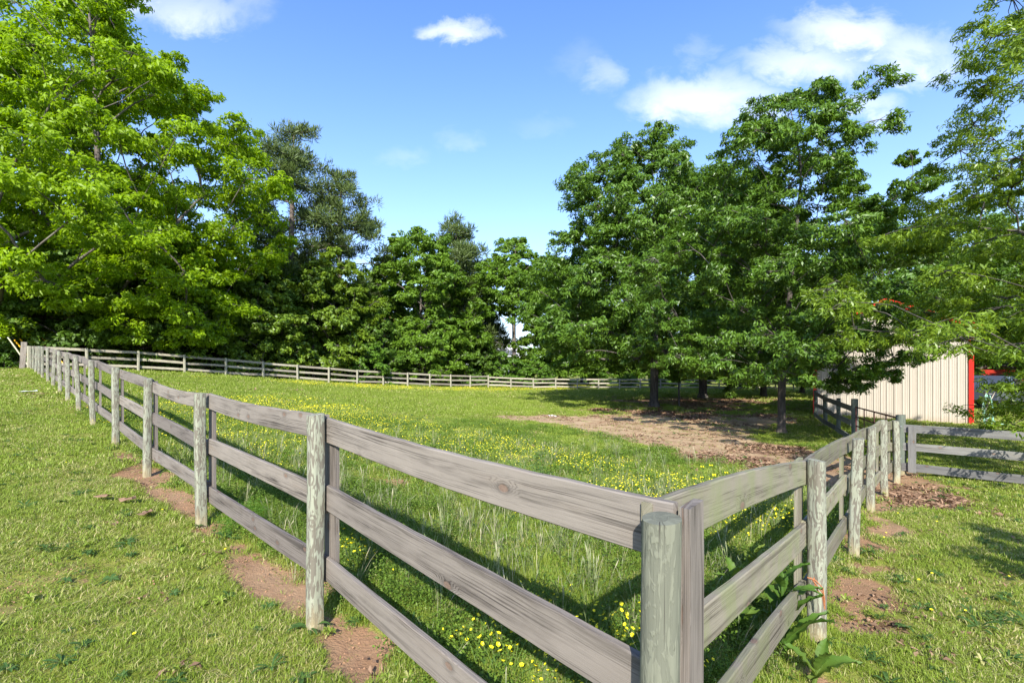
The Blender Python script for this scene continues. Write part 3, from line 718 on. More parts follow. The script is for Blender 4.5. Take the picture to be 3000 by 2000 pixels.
# pecans on the left
PA = tree_data(106, [(2.6, 6.0), (5.0, 9.6), (9.0, 11.6), (13.0, 11.6), (17.0, 9.4), (21.0, 6.6), (24.0, 4.6), (27.5, 1.4)], 250, 1.45, 14, 48, (.31, .125), M['pecan'], M['bark'], trunk_r=.42, clear=3.0, flat=.4, droop=.3, lobes=.25, lean=(-1.5, 0), ascend=.95, vtint=.3, inner=.3)
place_tree('pecan_tree', 'tall lime green pecan whose trunk stands behind the fence near the left corner', PA, (-27.8, 33.0))
PB = tree_data(107, [(2.6, 6.0), (6.0, 10.0), (11.0, 11.0), (17.0, 10.0), (23.0, 8.0), (28.0, 5.0), (33.0, 1.4)], 200, 1.6, 13, 42, (.36, .15), M['pecan'], M['bark'], trunk_r=.42, clear=3.0, flat=.4, droop=.3, lobes=.25, ascend=.95, vtint=.3)
place_tree('pecan_tree', 'largest lime green pecan filling the left edge of the view', PB, (-35.5, 37.0))
def behind(px_, d):
    """point d metres behind the far fence on the sight line through a column of the picture (2352 wide)"""
    r_ = (px_ * 1.2755 - 1500) / 1417
    if px_ < 1165: y_ = (d + 38.18) / (.714 - .70 * r_)
    else: y_ = (51.27 + d) / (1 - .1875 * r_)
    return (r_ * y_, y_)
# pines
PC = tree_data(115, [(1.3, 2.8), (3.0, 4.4), (6.0, 4.8), (9.0, 3.4), (11.6, .8)], 76, 1.15, 12, 42, (.30, .125), M['pecan'], M['bark'], trunk_r=.16, clear=1.6, flat=.4, droop=.35, lobes=.3, ascend=.6, vtint=.3, inner=.2)
place_tree('pecan_tree', 'smaller lime green pecan right of the tall trunk, boughs low over the fence', PC, behind(372, 2.4), rz=.4, scale=.95)
place_tree('pecan_tree', 'smaller lime green pecan left of the tall trunk, boughs near the fence corner', PC, behind(165, 9.5), rz=2.4, scale=.9)
Pn = tree_data(108, [(9.0, 3.6), (12, 4.6), (16, 4.6), (19.5, 3.8), (22.5, 2.6), (25.0, .8)], 80, 1.2, 10, 38, (.55, .08), M['pine'], M['bark_pine'], trunk_r=.30, clear=8.0, flat=.45, droop=.0, ascend=.35, needle=True, vtint=.3, sub_r=.5, inner=.12, lobes=.35)
place_tree('pine_tree', 'tallest dark pine rising right of the lime green pecan', Pn, behind(668, 9.5), scale=.99)
Pn2 = tree_data(109, [(9.0, 4.0), (11.5, 3.6), (14, 4.0), (17.5, 3.0), (20.0, 1.8), (21.6, .6)], 48, 1.1, 9, 38, (.55, .08), M['pine'], M['bark_pine'], trunk_r=.26, clear=8.0, flat=.4, droop=.0, ascend=.25, needle=True, vtint=.3, sub_r=.5, inner=.2, lobes=.5)
place_tree('pine_tree', 'open-branched pine right of the tallest pine', Pn2, behind(782, 9.0), scale=.98)
Pn3 = tree_data(110, [(4.0, 4.2), (7, 4.4), (11, 3.6), (14.5, 2.4), (18.0, .6)], 90, 1.15, 11, 34, (.6, .08), M['pine'], M['bark_pine'], trunk_r=.26, clear=2.0, flat=.6, droop=.0, ascend=.45, needle=True, vtint=.3, sub_r=.5, inner=.15, lobes=.3)
place_tree('pine_tree', 'bushy dark pine with a spiky top in the middle of the tree line', Pn3, behind(1045, 10.5), scale=1.14)
place_tree('pine_tree', 'second bushy pine just behind the spiky-topped one', Pn3, behind(1084, 11.5), rz=2.0, scale=.95)
# middle broadleaves
Br = tree_data(111, [(1.2, 4.2), (3.5, 5.2), (6.5, 5.2), (9.5, 4.4), (12.0, 3.0), (14.2, .8)], 150, .95, 12, 34, (.32, .15), M['broad'], M['bark'], trunk_r=.2, clear=1.0, lobes=.2, ascend=.8, vtint=.3, inner=.15)
place_tree('maple_tree', 'dense mid-green tree with a domed crown in the centre of the tree line', Br, behind(965, 7.0), scale=1.24)
Br3 = tree_data(114, [(7.2, 2.2), (8.6, 4.2), (10.4, 4.4), (12.5, 3.4), (15.0, .8)], 90, .95, 12, 34, (.32, .15), M['broad'], M['bark'], trunk_r=.2, clear=4.0, lobes=.3, ascend=.8, vtint=.3, inner=.15)
place_tree('maple_tree', 'high-crowned green tree above the white house gap', Br3, behind(1182, 7.0), rz=1.3, scale=1.17)
place_tree('maple_tree', 'full mid-green tree right of the white house gap, behind the broad oak', Br, behind(1285, 7.0), rz=.7, scale=1.0)
Br2 = tree_data(112, [(.6, 3.4), (2.0, 4.0), (4.0, 3.7), (5.6, 2.4), (7.0, .8)], 75, .85, 11, 32, (.28, .14), M['broad'], M['bark'], trunk_r=.12, clear=.6, lobes=.2, vtint=.35)
place_tree('maple_tree', 'low spreading bright tree in front of the domed one', Br2, behind(975, 3.9), scale=1.1)
Lm = tree_data(113, [(3.0, 2.0), (5.5, 3.2), (8.0, 3.0), (10.0, 1.8), (11.2, .6)], 56, .85, 11, 30, (.32, .16), M['lime'], M['bark'], trunk_r=.14, clear=2.0, lobes=.35, vtint=.35)
place_tree('young_tree', 'yellow-green young tree below the pines', Lm, behind(765, 4.6), scale=1.05)
place_tree('young_tree', 'yellow-green small tree deep in the shade of the pecan', Lm, behind(610, 6.0), rz=1.0, scale=.85)

# glossy hedge shrubs along the far fence
Sh = tree_data(120, [(.25, 1.7), (1.3, 2.3), (2.8, 2.2), (4.2, 1.4), (5.2, .5)], 70, .58, 10, 32, (.19, .095), M['glossy'], M['bark'], trunk_r=.07, clear=.2, lobes=.25, vtint=.4)
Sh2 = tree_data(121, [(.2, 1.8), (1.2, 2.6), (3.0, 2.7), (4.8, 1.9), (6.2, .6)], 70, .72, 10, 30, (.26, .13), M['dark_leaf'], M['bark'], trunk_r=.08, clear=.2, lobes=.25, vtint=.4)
Vn = tree_data(122, [(.15, 1.5), (.9, 2.0), (1.9, 1.7), (2.8, .7)], 46, .55, 10, 30, (.20, .14), M['vine'], M['bark'], trunk_r=.05, clear=.15, lobes=.3, droop=.5, vtint=.4)
hedge_g = 'hedge shrubs behind the far fence'
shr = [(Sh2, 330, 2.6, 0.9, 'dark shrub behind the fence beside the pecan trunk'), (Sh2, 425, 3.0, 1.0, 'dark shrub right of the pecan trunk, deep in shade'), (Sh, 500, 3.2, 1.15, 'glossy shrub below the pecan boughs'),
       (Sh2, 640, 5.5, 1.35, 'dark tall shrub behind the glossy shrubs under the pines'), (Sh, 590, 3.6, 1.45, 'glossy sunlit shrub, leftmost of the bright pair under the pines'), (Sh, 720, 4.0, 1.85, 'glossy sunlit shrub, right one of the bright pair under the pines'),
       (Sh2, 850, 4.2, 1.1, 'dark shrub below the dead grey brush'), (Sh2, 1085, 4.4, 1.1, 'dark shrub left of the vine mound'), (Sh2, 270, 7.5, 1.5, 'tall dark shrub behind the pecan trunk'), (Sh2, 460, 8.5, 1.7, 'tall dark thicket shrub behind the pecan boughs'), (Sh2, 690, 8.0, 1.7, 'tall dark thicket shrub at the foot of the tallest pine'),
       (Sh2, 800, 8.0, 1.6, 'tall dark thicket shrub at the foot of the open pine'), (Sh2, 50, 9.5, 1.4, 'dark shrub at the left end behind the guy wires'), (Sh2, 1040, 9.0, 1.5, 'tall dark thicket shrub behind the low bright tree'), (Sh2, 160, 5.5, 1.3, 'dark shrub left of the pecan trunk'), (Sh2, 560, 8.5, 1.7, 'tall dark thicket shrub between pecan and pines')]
for k, (dat, px_, d_, s_, lab) in enumerate(shr): place_tree('hedge_shrub', lab, dat, behind(px_, d_), 'shrub', rz=k * 1.7, scale=s_, part=('foliage', 'stem'), group=hedge_g)
vns = [(835, 2.9, 1.45, 'lime green vine column hanging beside the fence'), (1150, 2.6, 1.4, 'round mound of lime green vines below the white house'), (1228, 3.0, 1.1, 'smaller vine mound right of the round one'), (1070, 2.3, .8, 'low vine clump against the dark thicket'), (10, 4.0, .55, 'low green bush at the left end of the fence')]
for k, (px_, d_, s_, lab) in enumerate(vns): place_tree('vine_mound', lab, Vn, behind(px_, d_), 'vines', rz=k * 2.3, scale=s_, part=('foliage', 'stem'))
# right side shrubs beyond the distant fence
for k, (x, y, s, dat) in enumerate([(6, 58.5, .55, Vn), (10.5, 59.5, .7, Vn), (14.5, 60.5, .6, Vn), (19, 61, .8, Vn), (24, 62, .7, Vn), (29.5, 62, .8, Vn)]):
    place_tree('roadside_bush', ['low sunny bush beyond the distant fence, leftmost of the row', 'sunny bush beyond the fence, left of the broad oak trunk', 'sunny bush beyond the fence, right behind the broad oak trunk', 'sunny bush seen between the two thick oak trunks', 'sunny bush behind the rear oak trunks', 'sunny bush at the right end of the row, near the barn'][k], dat, (x, y), 'bush', rz=k, scale=s, part=('foliage', 'stem'), group='bushes beyond the distant fence')
# background trees
bgl = [(Br, 9.5, 66, 1.0, 'tree far behind the broad oak, left one'), (Br, 18, 70, 1.05, 'tree far behind the broad oak, right one'), (Br, 28, 62, 1.05, 'tree far behind the barn fence'), (T3, 30, 50, .9, 'dark oak towering behind the barn'), (T3, 26.5, 34.5, .85, 'dark oak close behind the red barn roof'), (T3, 36, 38, 1.0, 'dark oak right of the barn in the distance'), (T3, 44, 44, 1.0, 'farthest right oak in the background'),
       (Br, -15, 62, 1.1, 'tree in the second row behind the pines'), (Br, -27, 56, 1.1, 'tree in the second row behind the hedge shrubs'), (Br, -40, 50, 1.2, 'tree in the second row behind the pecans')]
for k, (dat, x, y, s, lab) in enumerate(bgl): place_tree('background_tree', lab, dat, (x, y), rz=k * 1.1, scale=s, group='trees in the background')

# unseen shrubs added just outside the view to cast shadows on the lawn edges
place_tree('shadow_shrub', 'unseen shrub added beyond the left edge of the view to cast a shadow on the lawn', Br2, (-4.6, -3.0), 'shrub', scale=.5, part=('foliage', 'stem'))
place_tree('shadow_shrub', 'unseen shrub added beyond the right edge of the view to cast a shadow on the lawn', Br2, (5.45, 1.9), 'shrub', rz=1, scale=.32, part=('foliage', 'stem'))

# ------------------------------------------------------------------ barn
def siding_mat(name, col):
    m, t, b = new_mat(name)
    pos = t.n('ShaderNodeTexCoord').outputs['Object']
    f = t.noise(t.n('ShaderNodeMapping', None, Vector=pos, Scale=(1.2, 1.2, .35)).outputs[0], 2.0, 5, .6)
    c = t.mix(f, tuple(x * .88 for x in col), tuple(min(1, x * 1.08) for x in col))
    z = t.n('ShaderNodeSeparateXYZ', None, i0=pos).outputs[2]
    sp_ = t.m('MULTIPLY', t.m('SUBTRACT', 1.0, t.ss(t.m('ADD', z, t.m('MULTIPLY', t.noise(pos, 3.0, 4), .35)), .1, .55)), .45)
    c = t.mix(sp_, c, (.33, .22, .13))
    t.set(b, 'Base Color', c); b.inputs['Roughness'].default_value = .45; b.inputs['Specular IOR Level'].default_value = .4
    return m
M['siding'] = siding_mat('beige_siding', (.45, .40, .33))
M['red'] = plain('red_trim', (.50, .020, .012), .4, .15, 3)
M['red_roof'] = plain('red_roof', (.42, .035, .02), .45, .18, 1.5)
M['concrete'] = plain('concrete', (.34, .30, .25), .9, .25, 8, bump=.4)
BW, BD, EAVE, RIDGE = 4.95, 8.4, 3.67, 4.76
bl_, br_ = np.array([13.3, 21.2]), np.array([16.9, 17.8]); bm = (bl_ + br_) / 2; bdir = (br_ - bl_) / np.linalg.norm(br_ - bl_)
barn = thing('barn', 'beige metal-sided barn with red corner trim and red roof at the right', 'barn', (bm[0], bm[1], -.58), math.atan2(bdir[1], bdir[0]))
def gable(x): return RIDGE - abs(x) / (BW / 2) * (RIDGE - EAVE)
def siding_panel(x0, x1, topf, put):
    """one ribbed metal sheet between x0 and x1; put(x, out, z) gives a local point"""
    xs = []
    k = 0
    while True:
        b0 = x0 + k * .2286
        if b0 >= x1 - 1e-6: break
        for dx_, h in ((0, .0), (.010, .022), (.034, .022), (.044, .0), (.10, .0), (.106, .004), (.124, .004), (.130, .0), (.165, .0), (.171, .004), (.189, .004), (.195, .0)):
            if b0 + dx_ < x1: xs.append((b0 + dx_, h))
        k += 1
    xs.append((x1, .0)); V, Fs = [], []
    for x, h in xs: V.append(put(x, h, .02)); V.append(put(x, h, topf(x)))
    for i in range(len(xs) - 1): Fs.append((2 * i, 2 * i + 2, 2 * i + 3, 2 * i + 1))
    return mesh_np('siding_panel', V, faces=Fs, mat=M['siding'])
x = -BW / 2
while x < BW / 2 - .05:
    x1 = min(x + .9144, BW / 2)
    if x < 0 < x1 - .02:      # split at the ridge so the top edge follows the gable
        obj('siding_panel', siding_panel(x, 0, gable, lambda a, h, z: (a, -.03 - h, z)), barn); obj('siding_panel', siding_panel(.0, x1, gable, lambda a, h, z: (a, -.03 - h, z)), barn)
    else: obj('siding_panel', siding_panel(x, x1, gable, lambda a, h, z: (a, -.03 - h, z)), barn)
    x = x1
for sx in (-1, 1):
    y = 0
    while y < BD - .05:
        y1 = min(y + .9144, BD)
        obj('siding_panel', siding_panel(y, y1, lambda a: EAVE, lambda a, h, z, sx=sx: (sx * (BW / 2 + .03 + h), a, z)), barn); y = y1
mb = MB(); poly = [(-BW / 2, 0, 0), (BW / 2, 0, 0), (BW / 2, 0, EAVE), (0, 0, RIDGE), (-BW / 2, 0, EAVE)]; mb.prism(poly, (0, BD, 0)); mb.build('wall_core', M['siding'], barn)
MB().box((0, BD / 2, -.2), (BW + .16, BD + .16, .42)).build('foundation', M['concrete'], barn)
for sx in (-1, 1):
    MB().box((sx * (BW / 2 + .005), -.06, EAVE / 2), (.13, .03, EAVE)).box((sx * (BW / 2 + .062), .03, EAVE / 2), (.03, .15, EAVE)).build('corner_trim', M['red'], barn)
    a = Vector((0, 0, RIDGE + .06)); e = Vector((sx * (BW / 2 + .28), 0, gable(BW / 2 + .28) + .06))
    d_ = e - a; nrm_ = Vector((-d_.z, 0, d_.x)).normalized() * (1 if sx > 0 else -1)
    MB().prism([a + Vector((0, -.25, 0)), e + Vector((0, -.25, 0)), e + nrm_ * .04 + Vector((0, -.25, 0)), a + nrm_ * .04 + Vector((0, -.25, 0))], (0, BD + .5, 0)).build('roof_slope', M['red_roof'], barn)
    MB().prism([a + Vector((0, -.28, -.16)), e + Vector((0, -.28, -.16)), e + Vector((0, -.28, .045)), a + Vector((0, -.28, .045))], (0, .025, 0)).build('rake_trim', M['red'], barn)
    MB().box((e.x, BD / 2, e.z - .08), (.03, BD + .5, .14)).build('eave_trim', M['red'], barn)

# hose hanging beside the barn corner
M['hose'] = plain('green_hose', (.22, .42, .33), .4, .15, 10)
M['galv'] = M['steel']
hx, hy = 17.45, 17.75; hz_ = gz(hx, hy)
hr = thing('garden_hose', 'pale green garden hose looped on a stake beside the right barn corner', 'hose', (hx, hy, hz_))
rr_ = np.random.default_rng(8)
for k in range(6):
    w, h, ox = rr_.uniform(.12, .2), rr_.uniform(.36, .62), rr_.uniform(-.05, .05)
    pts = [(ox + w * math.sin(a) * (1 - .35 * math.cos(a)), .02 * k - .06, 1.12 - h + h * math.cos(a)) for a in np.linspace(0, 2 * math.pi, 22)]
    MB().tube(pts, .016, 7).build('hose_loop', M['hose'], hr)
MB().tube([(.03, -.08, .35), (.1, -.12, .15), (.22, -.2, .03), (.5, -.3, .02)], .016, 7).build('hose_tail', M['hose'], hr)
MB().box((0, .06, .55), (.07, .05, 1.3)).box((0, -.01, 1.11), (.12, .22, .04)).build('stake', M['board_dark'], hr)
pl = obj('timber_plank', batten_mesh(np.array([0, 0, 0]), 0, 1.9, .14, .03, np.array([.69, .72]), (-.72, .69), 71, M['board_far']))
pl.location = (17.9, 18.5, gz(17.9, 18.5)); pl.rotation_euler = (R(-12), R(38), 0); tag(pl, 'pale timber plank leaning beside the right barn corner', 'plank')

# parked vehicle behind the barn
M['car_paint'] = plain('dark_blue_paint', (.045, .055, .075), .25, .1, 2)
M['glass'] = plain('dark_glass', (.02, .025, .03), .08, .1, 2)
M['rubber'] = plain('rubber', (.02, .02, .02), .8, .2, 10)
M['chrome'] = plain('chrome', (.6, .6, .62), .2, .05, 5, metallic=.9)
M['lamp_glass'] = plain('lamp_glass', (.75, .78, .8), .12, .05, 5)
cx, cy = 26.3, 26.6
car = thing('pickup_truck', 'dark blue pickup truck partly hidden right of the barn', 'truck', (cx, cy, gz(cx, cy)), math.atan2(cy, cx) + math.pi / 2 - .25)
prof_ = [(-2.6, .55), (-2.6, 1.05), (-2.4, 1.15), (-1.3, 1.2), (-.75, 1.78), (.75, 1.82), (1.05, 1.25), (2.75, 1.22), (2.78, .6), (2.3, .42), (-2.3, .42)]
mb = MB(); n_ = len(prof_); V = []
for (sx, ins) in ((-.9, .0), (-.96, .12), (.96, .12), (.9, .0)):
    for (y, z) in prof_: V.append((sx * (.82 if z > 1.5 else 1), y * (1 if ins else .985), z if ins else z))
Fs = [tuple(range(n_)), tuple(3 * n_ + k for k in range(n_ - 1, -1, -1))]
for j in range(3):
    for k in range(n_): Fs.append((j * n_ + k, (j + 1) * n_ + k, (j + 1) * n_ + (k + 1) % n_, j * n_ + (k + 1) % n_))
mb.add(V, Fs); mb.build('body', M['car_paint'], car, smooth=False)
MB().prism([(-.72, -1.26, 1.25), (.72, -1.26, 1.25), (.66, -.80, 1.72), (-.66, -.80, 1.72)], (0, -.02, .02)).build('windscreen', M['glass'], car)
for s in (-1, 1):
    MB().prism([(s * .97, -1.0, 1.28), (s * .97, .7, 1.3), (s * .82, .6, 1.7), (s * .82, -.7, 1.7)], (s * .01, 0, 0)).build('side_window', M['glass'], car)
    MB().box((s * .7, -2.6, .9), (.36, .08, .2)).build('headlight', M['lamp_glass'], car)
    for y in (-1.75, 1.75):
        w_ = MB().tube([(s * .74, y, .38), (s * .98, y, .38)], .38, 20).build('wheel', M['rubber'], car); MB().tube([(s * .97, y, .38), (s * 1.0, y, .38)], .22, 16).build('rim', M['chrome'], w_)
MB().box((0, -2.64, .86), (.95, .06, .26)).build('grille', M['chrome'], car)
MB().box((0, -2.7, .55), (1.85, .16, .2)).build('bumper', M['chrome'], car)

# low red-roofed shed in the distance
sx_, sy_ = 36.5, 36.0
shed = thing('open_shed', 'low open shed with a red metal roof far right of the barn', 'shed', (sx_, sy_, gz(sx_, sy_)), -.75)
MB().prism([(-2.6, -1.6, 1.9), (2.6, -1.6, 1.9), (2.6, 1.6, 2.7), (-2.6, 1.6, 2.7)], (0, 0, .07)).build('roof', M['red_roof'], shed)
MB().box((0, -1.62, 1.86), (5.3, .04, .16)).build('fascia', M['red'], shed)
for a in (-2.5, 0, 2.5): MB().box((a, -1.45, .95), (.12, .12, 1.9)).build('post', M['board_dark'], shed)
MB().box((0, 1.5, 1.3), (5.0, .06, 2.6)).build('back_wall', M['board_dark'], shed)

# white house in the gap
M['white_wall'] = plain('white_siding', (.78, .78, .78), .6, .05, 2)
M['shingle'] = plain('grey_shingle', (.10, .105, .12), .85, .25, 20)
M['window'] = plain('window_glass', (.05, .055, .065), .1, .2, 2)
hxy = (-2.2, 88.0); hz_ = gz(*hxy)
house = thing('white_house', 'white gabled house with grey shingle roof seen through the gap in the trees', 'house', (hxy[0], hxy[1], hz_), R(28))
top = 6.45 - hz_; ev = top - 1.75; hw = 4.2; hd = 12
MB().prism([(-hw, 0, 0), (hw, 0, 0), (hw, 0, ev), (0, 0, top), (-hw, 0, ev)], (0, hd, 0)).build('wall', M['white_wall'], house)
for s in (-1, 1):
    a = Vector((0, 0, top + .05)); e = Vector((s * (hw + .45), 0, ev - .19 + .05)); up_ = Vector((0, 0, .16))
    MB().prism([a + Vector((0, -.4, 0)), e + Vector((0, -.4, 0)), e + up_ + Vector((0, -.4, 0)), a + up_ + Vector((0, -.4, 0))], (0, hd + .8, 0)).build('roof_slope', M['shingle'], house)
MB().prism([(-4.6, -3.0, ev - 1.4), (2.2, -3.0, ev - 1.4), (2.2, -.02, ev - .5), (-4.6, -.02, ev - .5)], (0, 0, .16)).build('porch_roof', M['shingle'], house)
MB().box((-1.2, -2.9, ev - 1.5), (6.6, .1, .18)).build('porch_beam', M['white_wall'], house)
for a in (-4.4, -2.2, 0, 2.0): MB().box((a, -2.9, (ev - 1.6) / 2), (.16, .16, ev - 1.6)).build('porch_post', M['white_wall'], house)
for a in (-3.0, -.8, 1.2, 3.2): 
    w_ = MB().box((a, -.03, ev - 2.4), (1.0, .06, 1.5)).build('window', M['window'], house); MB().box((a, -.06, ev - 1.6), (1.2, .08, .1)).build('lintel', M['white_wall'], w_)

# brick house glimpsed through the hedge on the left
M['brick'] = plain('pale_brick', (.42, .27, .2), .9, .3, 30)
hb = thing('brick_house', 'pale brick house glimpsed through the hedge under the pines', 'house', (-24, 60, gz(-24, 60)), .5)
MB().box((0, 0, 1.3), (13, 7, 2.8)).build('wall', M['brick'], hb)
MB().prism([(-7, -4, 2.71), (-7, 4, 2.71), (-7, 0, 4.6)], (14, 0, 0)).build('roof', M['shingle'], hb)
for a in (-4, -1, 2.5): MB().box((a, -3.52, 1.5), (1.1, .1, 1.3)).build('window', M['window'], hb)

# utility pole out to the left and its guy wires with yellow guards
M['pole'] = bark_mat('pole_wood', (.10, .075, .055), (.2, .16, .12))
M['yellow'] = plain('yellow_guard', (.75, .42, .01), .45, .1, 4)
M['wire'] = plain('wire', (.25, .25, .25), .5, .1, 10, metallic=.6)
M['pale_pipe'] = plain('pale_pipe', (.42, .40, .27), .6, .15, 6)
pxy = (-35.2, 30.2); pz_ = gz(*pxy)
pole = thing('utility_pole', 'wooden utility pole beyond the left end of the fence', 'pole', (pxy[0], pxy[1], pz_))
MB().tube([(0, 0, -.5), (0, 0, 12)], [.17, .12], 12).build('shaft', M['pole'], pole)
MB().box((0, 0, 11.3), (2.4, .1, .12)).build('crossarm', M['pole'], pole)
wires = [(100, 1010, 28.6, -30, -.5, 'guy wire with a yellow guard, leftmost of the four'), (115, 1014, 28.9, -34, -.35, 'guy wire with a yellow guard, second from the left'), (178, 1017, 30.0, -42, -.6, 'guy wire with a yellow guard, third from the left'), (186, 1018, 30.2, -30, -.3, 'guy wire with a yellow guard, rightmost of the four')]
for k, (u, v, Yd, _, _, lab) in enumerate(wires):
    bx = (u + 14 - 1500) / 1417 * Yd; g_ = gz(bx, Yd); topw = Vector((pxy[0], pxy[1], pz_ + 6.8 + k * .8))
    w_ = thing('guy_wire', lab, 'guy wire', (bx, Yd, g_), 0, 'guy wires with yellow guards')
    d_ = topw - Vector((bx, Yd, g_)); dn = d_.normalized()
    MB().tube([(0, 0, 0), tuple(d_)], .007, 5).build('cable', M['wire'], w_)
    MB().tube([tuple(dn * .35), tuple(dn * 2.6)], .034, 8).build('guard', M['yellow'], w_)
Yd = 27.5; bx = (90 - 1500) / 1417 * Yd; g_ = gz(bx, Yd)
pp = thing('pale_pole', 'pale slanted pole left of the end of the fence', 'pole', (bx, Yd, g_))
MB().tube([(0, 0, 0), (-1.15, -.1, 1.75)], .035, 8).build('shaft', M['pale_pipe'], pp)
MB().tube([(-1.15, -.1, 1.75), (-1.19, -.1, 1.81)], .045, 8).build('cap', M['wire'], pp)

# dead grey brush with a few red leaves
def brush():
    r = np.random.default_rng(77); mb = MB(); tips = []
    for k in range(60):
        a = r.uniform(0, 6.28); q = r.uniform(.1, .9); p = np.array([q * math.cos(a) * .6, q * math.sin(a) * .6, 0]); h = r.uniform(3.2, 6.4); pts = [p]
        for s in range(6): p = p + np.array([math.cos(a) * .16 * r.uniform(0, 1.4) + r.normal(0, .08), math.sin(a) * .16 * r.uniform(0, 1.4) + r.normal(0, .08), h / 6]); pts.append(p)
        mb.tube(pts, [.03, .026, .022, .018, .014, .01, .006], 4, cap=False)
        for s in range(4):
            j = r.integers(2, 6); e = pts[j] + np.array([r.normal(0, .35), r.normal(0, .35), r.uniform(.2, .8)]); mb.tube([pts[j], e], [.012, .005], 3, cap=False); tips.append(e)
    t = thing('dead_brush', 'tangle of bare grey stems with reddish leaves in the tree line', 'brush', (*behind(862, 4.6), gz(*behind(862, 4.6))))
    mb.build('stems', M['twig'], t)
    T_ = np.array(tips); T_ = T_[T_[:, 2] > 3.5]; n = len(T_) * 7; C = np.repeat(T_, 7, 0) + r.normal(0, .22, (n, 3))
    V, Qd = leaf_mesh('f', C, unit(r.normal(size=(n, 3)) + np.array([0, -.4, .4])), unit(r.normal(size=(n, 3))), r.uniform(.1, .22, n), r.uniform(.06, .12, n), None)
    obj('leaves', mesh_np('leaves', V, quads=Qd, mat=M['red_leaf'], attrs={'v': np.repeat(r.random(n), 4)}), t)
brush()
# sapling among the oak trunks
Sp = tree_data(130, [(1.6, .7), (2.4, 1.2), (3.4, .9), (4.2, .3)], 16, .45, 9, 26, (.2, .09), M['broad'], M['bark'], trunk_r=.05, clear=1.3, vtint=.3)
place_tree('sapling', 'thin sapling between the two thick oak trunks', Sp, (9.6, 27.8))
Sp2 = tree_data(131, [(.1, .35), (.7, .6), (1.3, .4), (1.7, .15)], 12, .3, 8, 24, (.16, .08), M['dark_leaf'], M['bark'], trunk_r=.03, clear=.1, vtint=.3)
place_tree('small_shrub', 'knee-high dark shrub right of the rear oak trunk', Sp2, (15.6, 34.6), 'shrub', part=('foliage', 'stem'), scale=.9)

# far woods closing the horizon
def woods():
    r = np.random.default_rng(9); C = []
    for k in range(100):
        a = r.uniform(-1.15, 1.15); d = r.uniform(95, 150); x, y = d * math.tan(a) * .8, d; h = r.uniform(5, 10)
        n = 260; u = unit(r.normal(size=(n, 3))) * r.uniform(.4, 1, (n, 1)) ** .5
        C.append(u * np.array([4.5, 4.5, h * .52]) + np.array([x, y, gz(x, y) + h * .5]))
    C = np.concatenate(C); n = len(C)
    V, Qd = leaf_mesh('w', C, unit(r.normal(size=(n, 3)) + np.array([0, -.4, .7])), unit(r.normal(size=(n, 3))), r.uniform(.8, 1.6, n), r.uniform(.5, .9, n), None)
    o = obj('distant_woods', mesh_np('distant_woods', V, quads=Qd, mat=M['broad'], attrs={'v': np.repeat(r.random(n), 4)}))
    tag(o, 'far-off belt of mixed green trees along the horizon', 'woods', kind='stuff')
woods()

# ------------------------------------------------------------------ scattered ground cover (uncountable: kind stuff)
def gn_scatter(name, pts, rot, scl, idx, sources, label, cat):
    me = bpy.data.meshes.new(name); me.vertices.add(len(pts)); me.vertices.foreach_set('co', np.asarray(pts, np.float32).ravel())
    a = me.attributes.new('rot', 'FLOAT_VECTOR', 'POINT'); a.data.foreach_set('vector', np.asarray(rot, np.float32).ravel())
    a = me.attributes.new('scl', 'FLOAT_VECTOR', 'POINT'); a.data.foreach_set('vector', np.asarray(scl, np.float32).ravel())
    a = me.attributes.new('idx', 'INT', 'POINT'); a.data.foreach_set('value', np.asarray(idx, np.int32))
    o = obj(name, me); tag(o, label, cat, kind='stuff')
    col = bpy.data.collections.new(name + '_sources')
    for k, s in enumerate(sources):
        so = bpy.data.objects.new(f'{name}_source_{k:02d}', s); col.objects.link(so)
    g = bpy.data.node_groups.new(name, 'GeometryNodeTree')
    g.interface.new_socket('Geometry', in_out='INPUT', socket_type='NodeSocketGeometry'); g.interface.new_socket('Geometry', in_out='OUTPUT', socket_type='NodeSocketGeometry')
    N = g.nodes; Lk = g.links
    gi, go = N.new('NodeGroupInput'), N.new('NodeGroupOutput')
    ci = N.new('GeometryNodeCollectionInfo'); ci.inputs['Collection'].default_value = col; ci.inputs['Separate Children'].default_value = True; ci.inputs['Reset Children'].default_value = True
    ip = N.new('GeometryNodeInstanceOnPoints'); ip.inputs['Pick Instance'].default_value = True
    def na(nm, dt):
        n = N.new('GeometryNodeInputNamedAttribute'); n.data_type = dt; n.inputs['Name'].default_value = nm; return n.outputs['Attribute']
    er = N.new('FunctionNodeEulerToRotation'); Lk.new(na('rot', 'FLOAT_VECTOR'), er.inputs[0])
    Lk.new(gi.outputs[0], ip.inputs['Points']); Lk.new(ci.outputs[0], ip.inputs['Instance']); Lk.new(na('idx', 'INT'), ip.inputs['Instance Index'])
    Lk.new(er.outputs[0], ip.inputs['Rotation']); Lk.new(na('scl', 'FLOAT_VECTOR'), ip.inputs['Scale']); Lk.new(ip.outputs[0], go.inputs[0])
    md = o.modifiers.new('scatter', 'NODES'); md.node_group = g
    return o

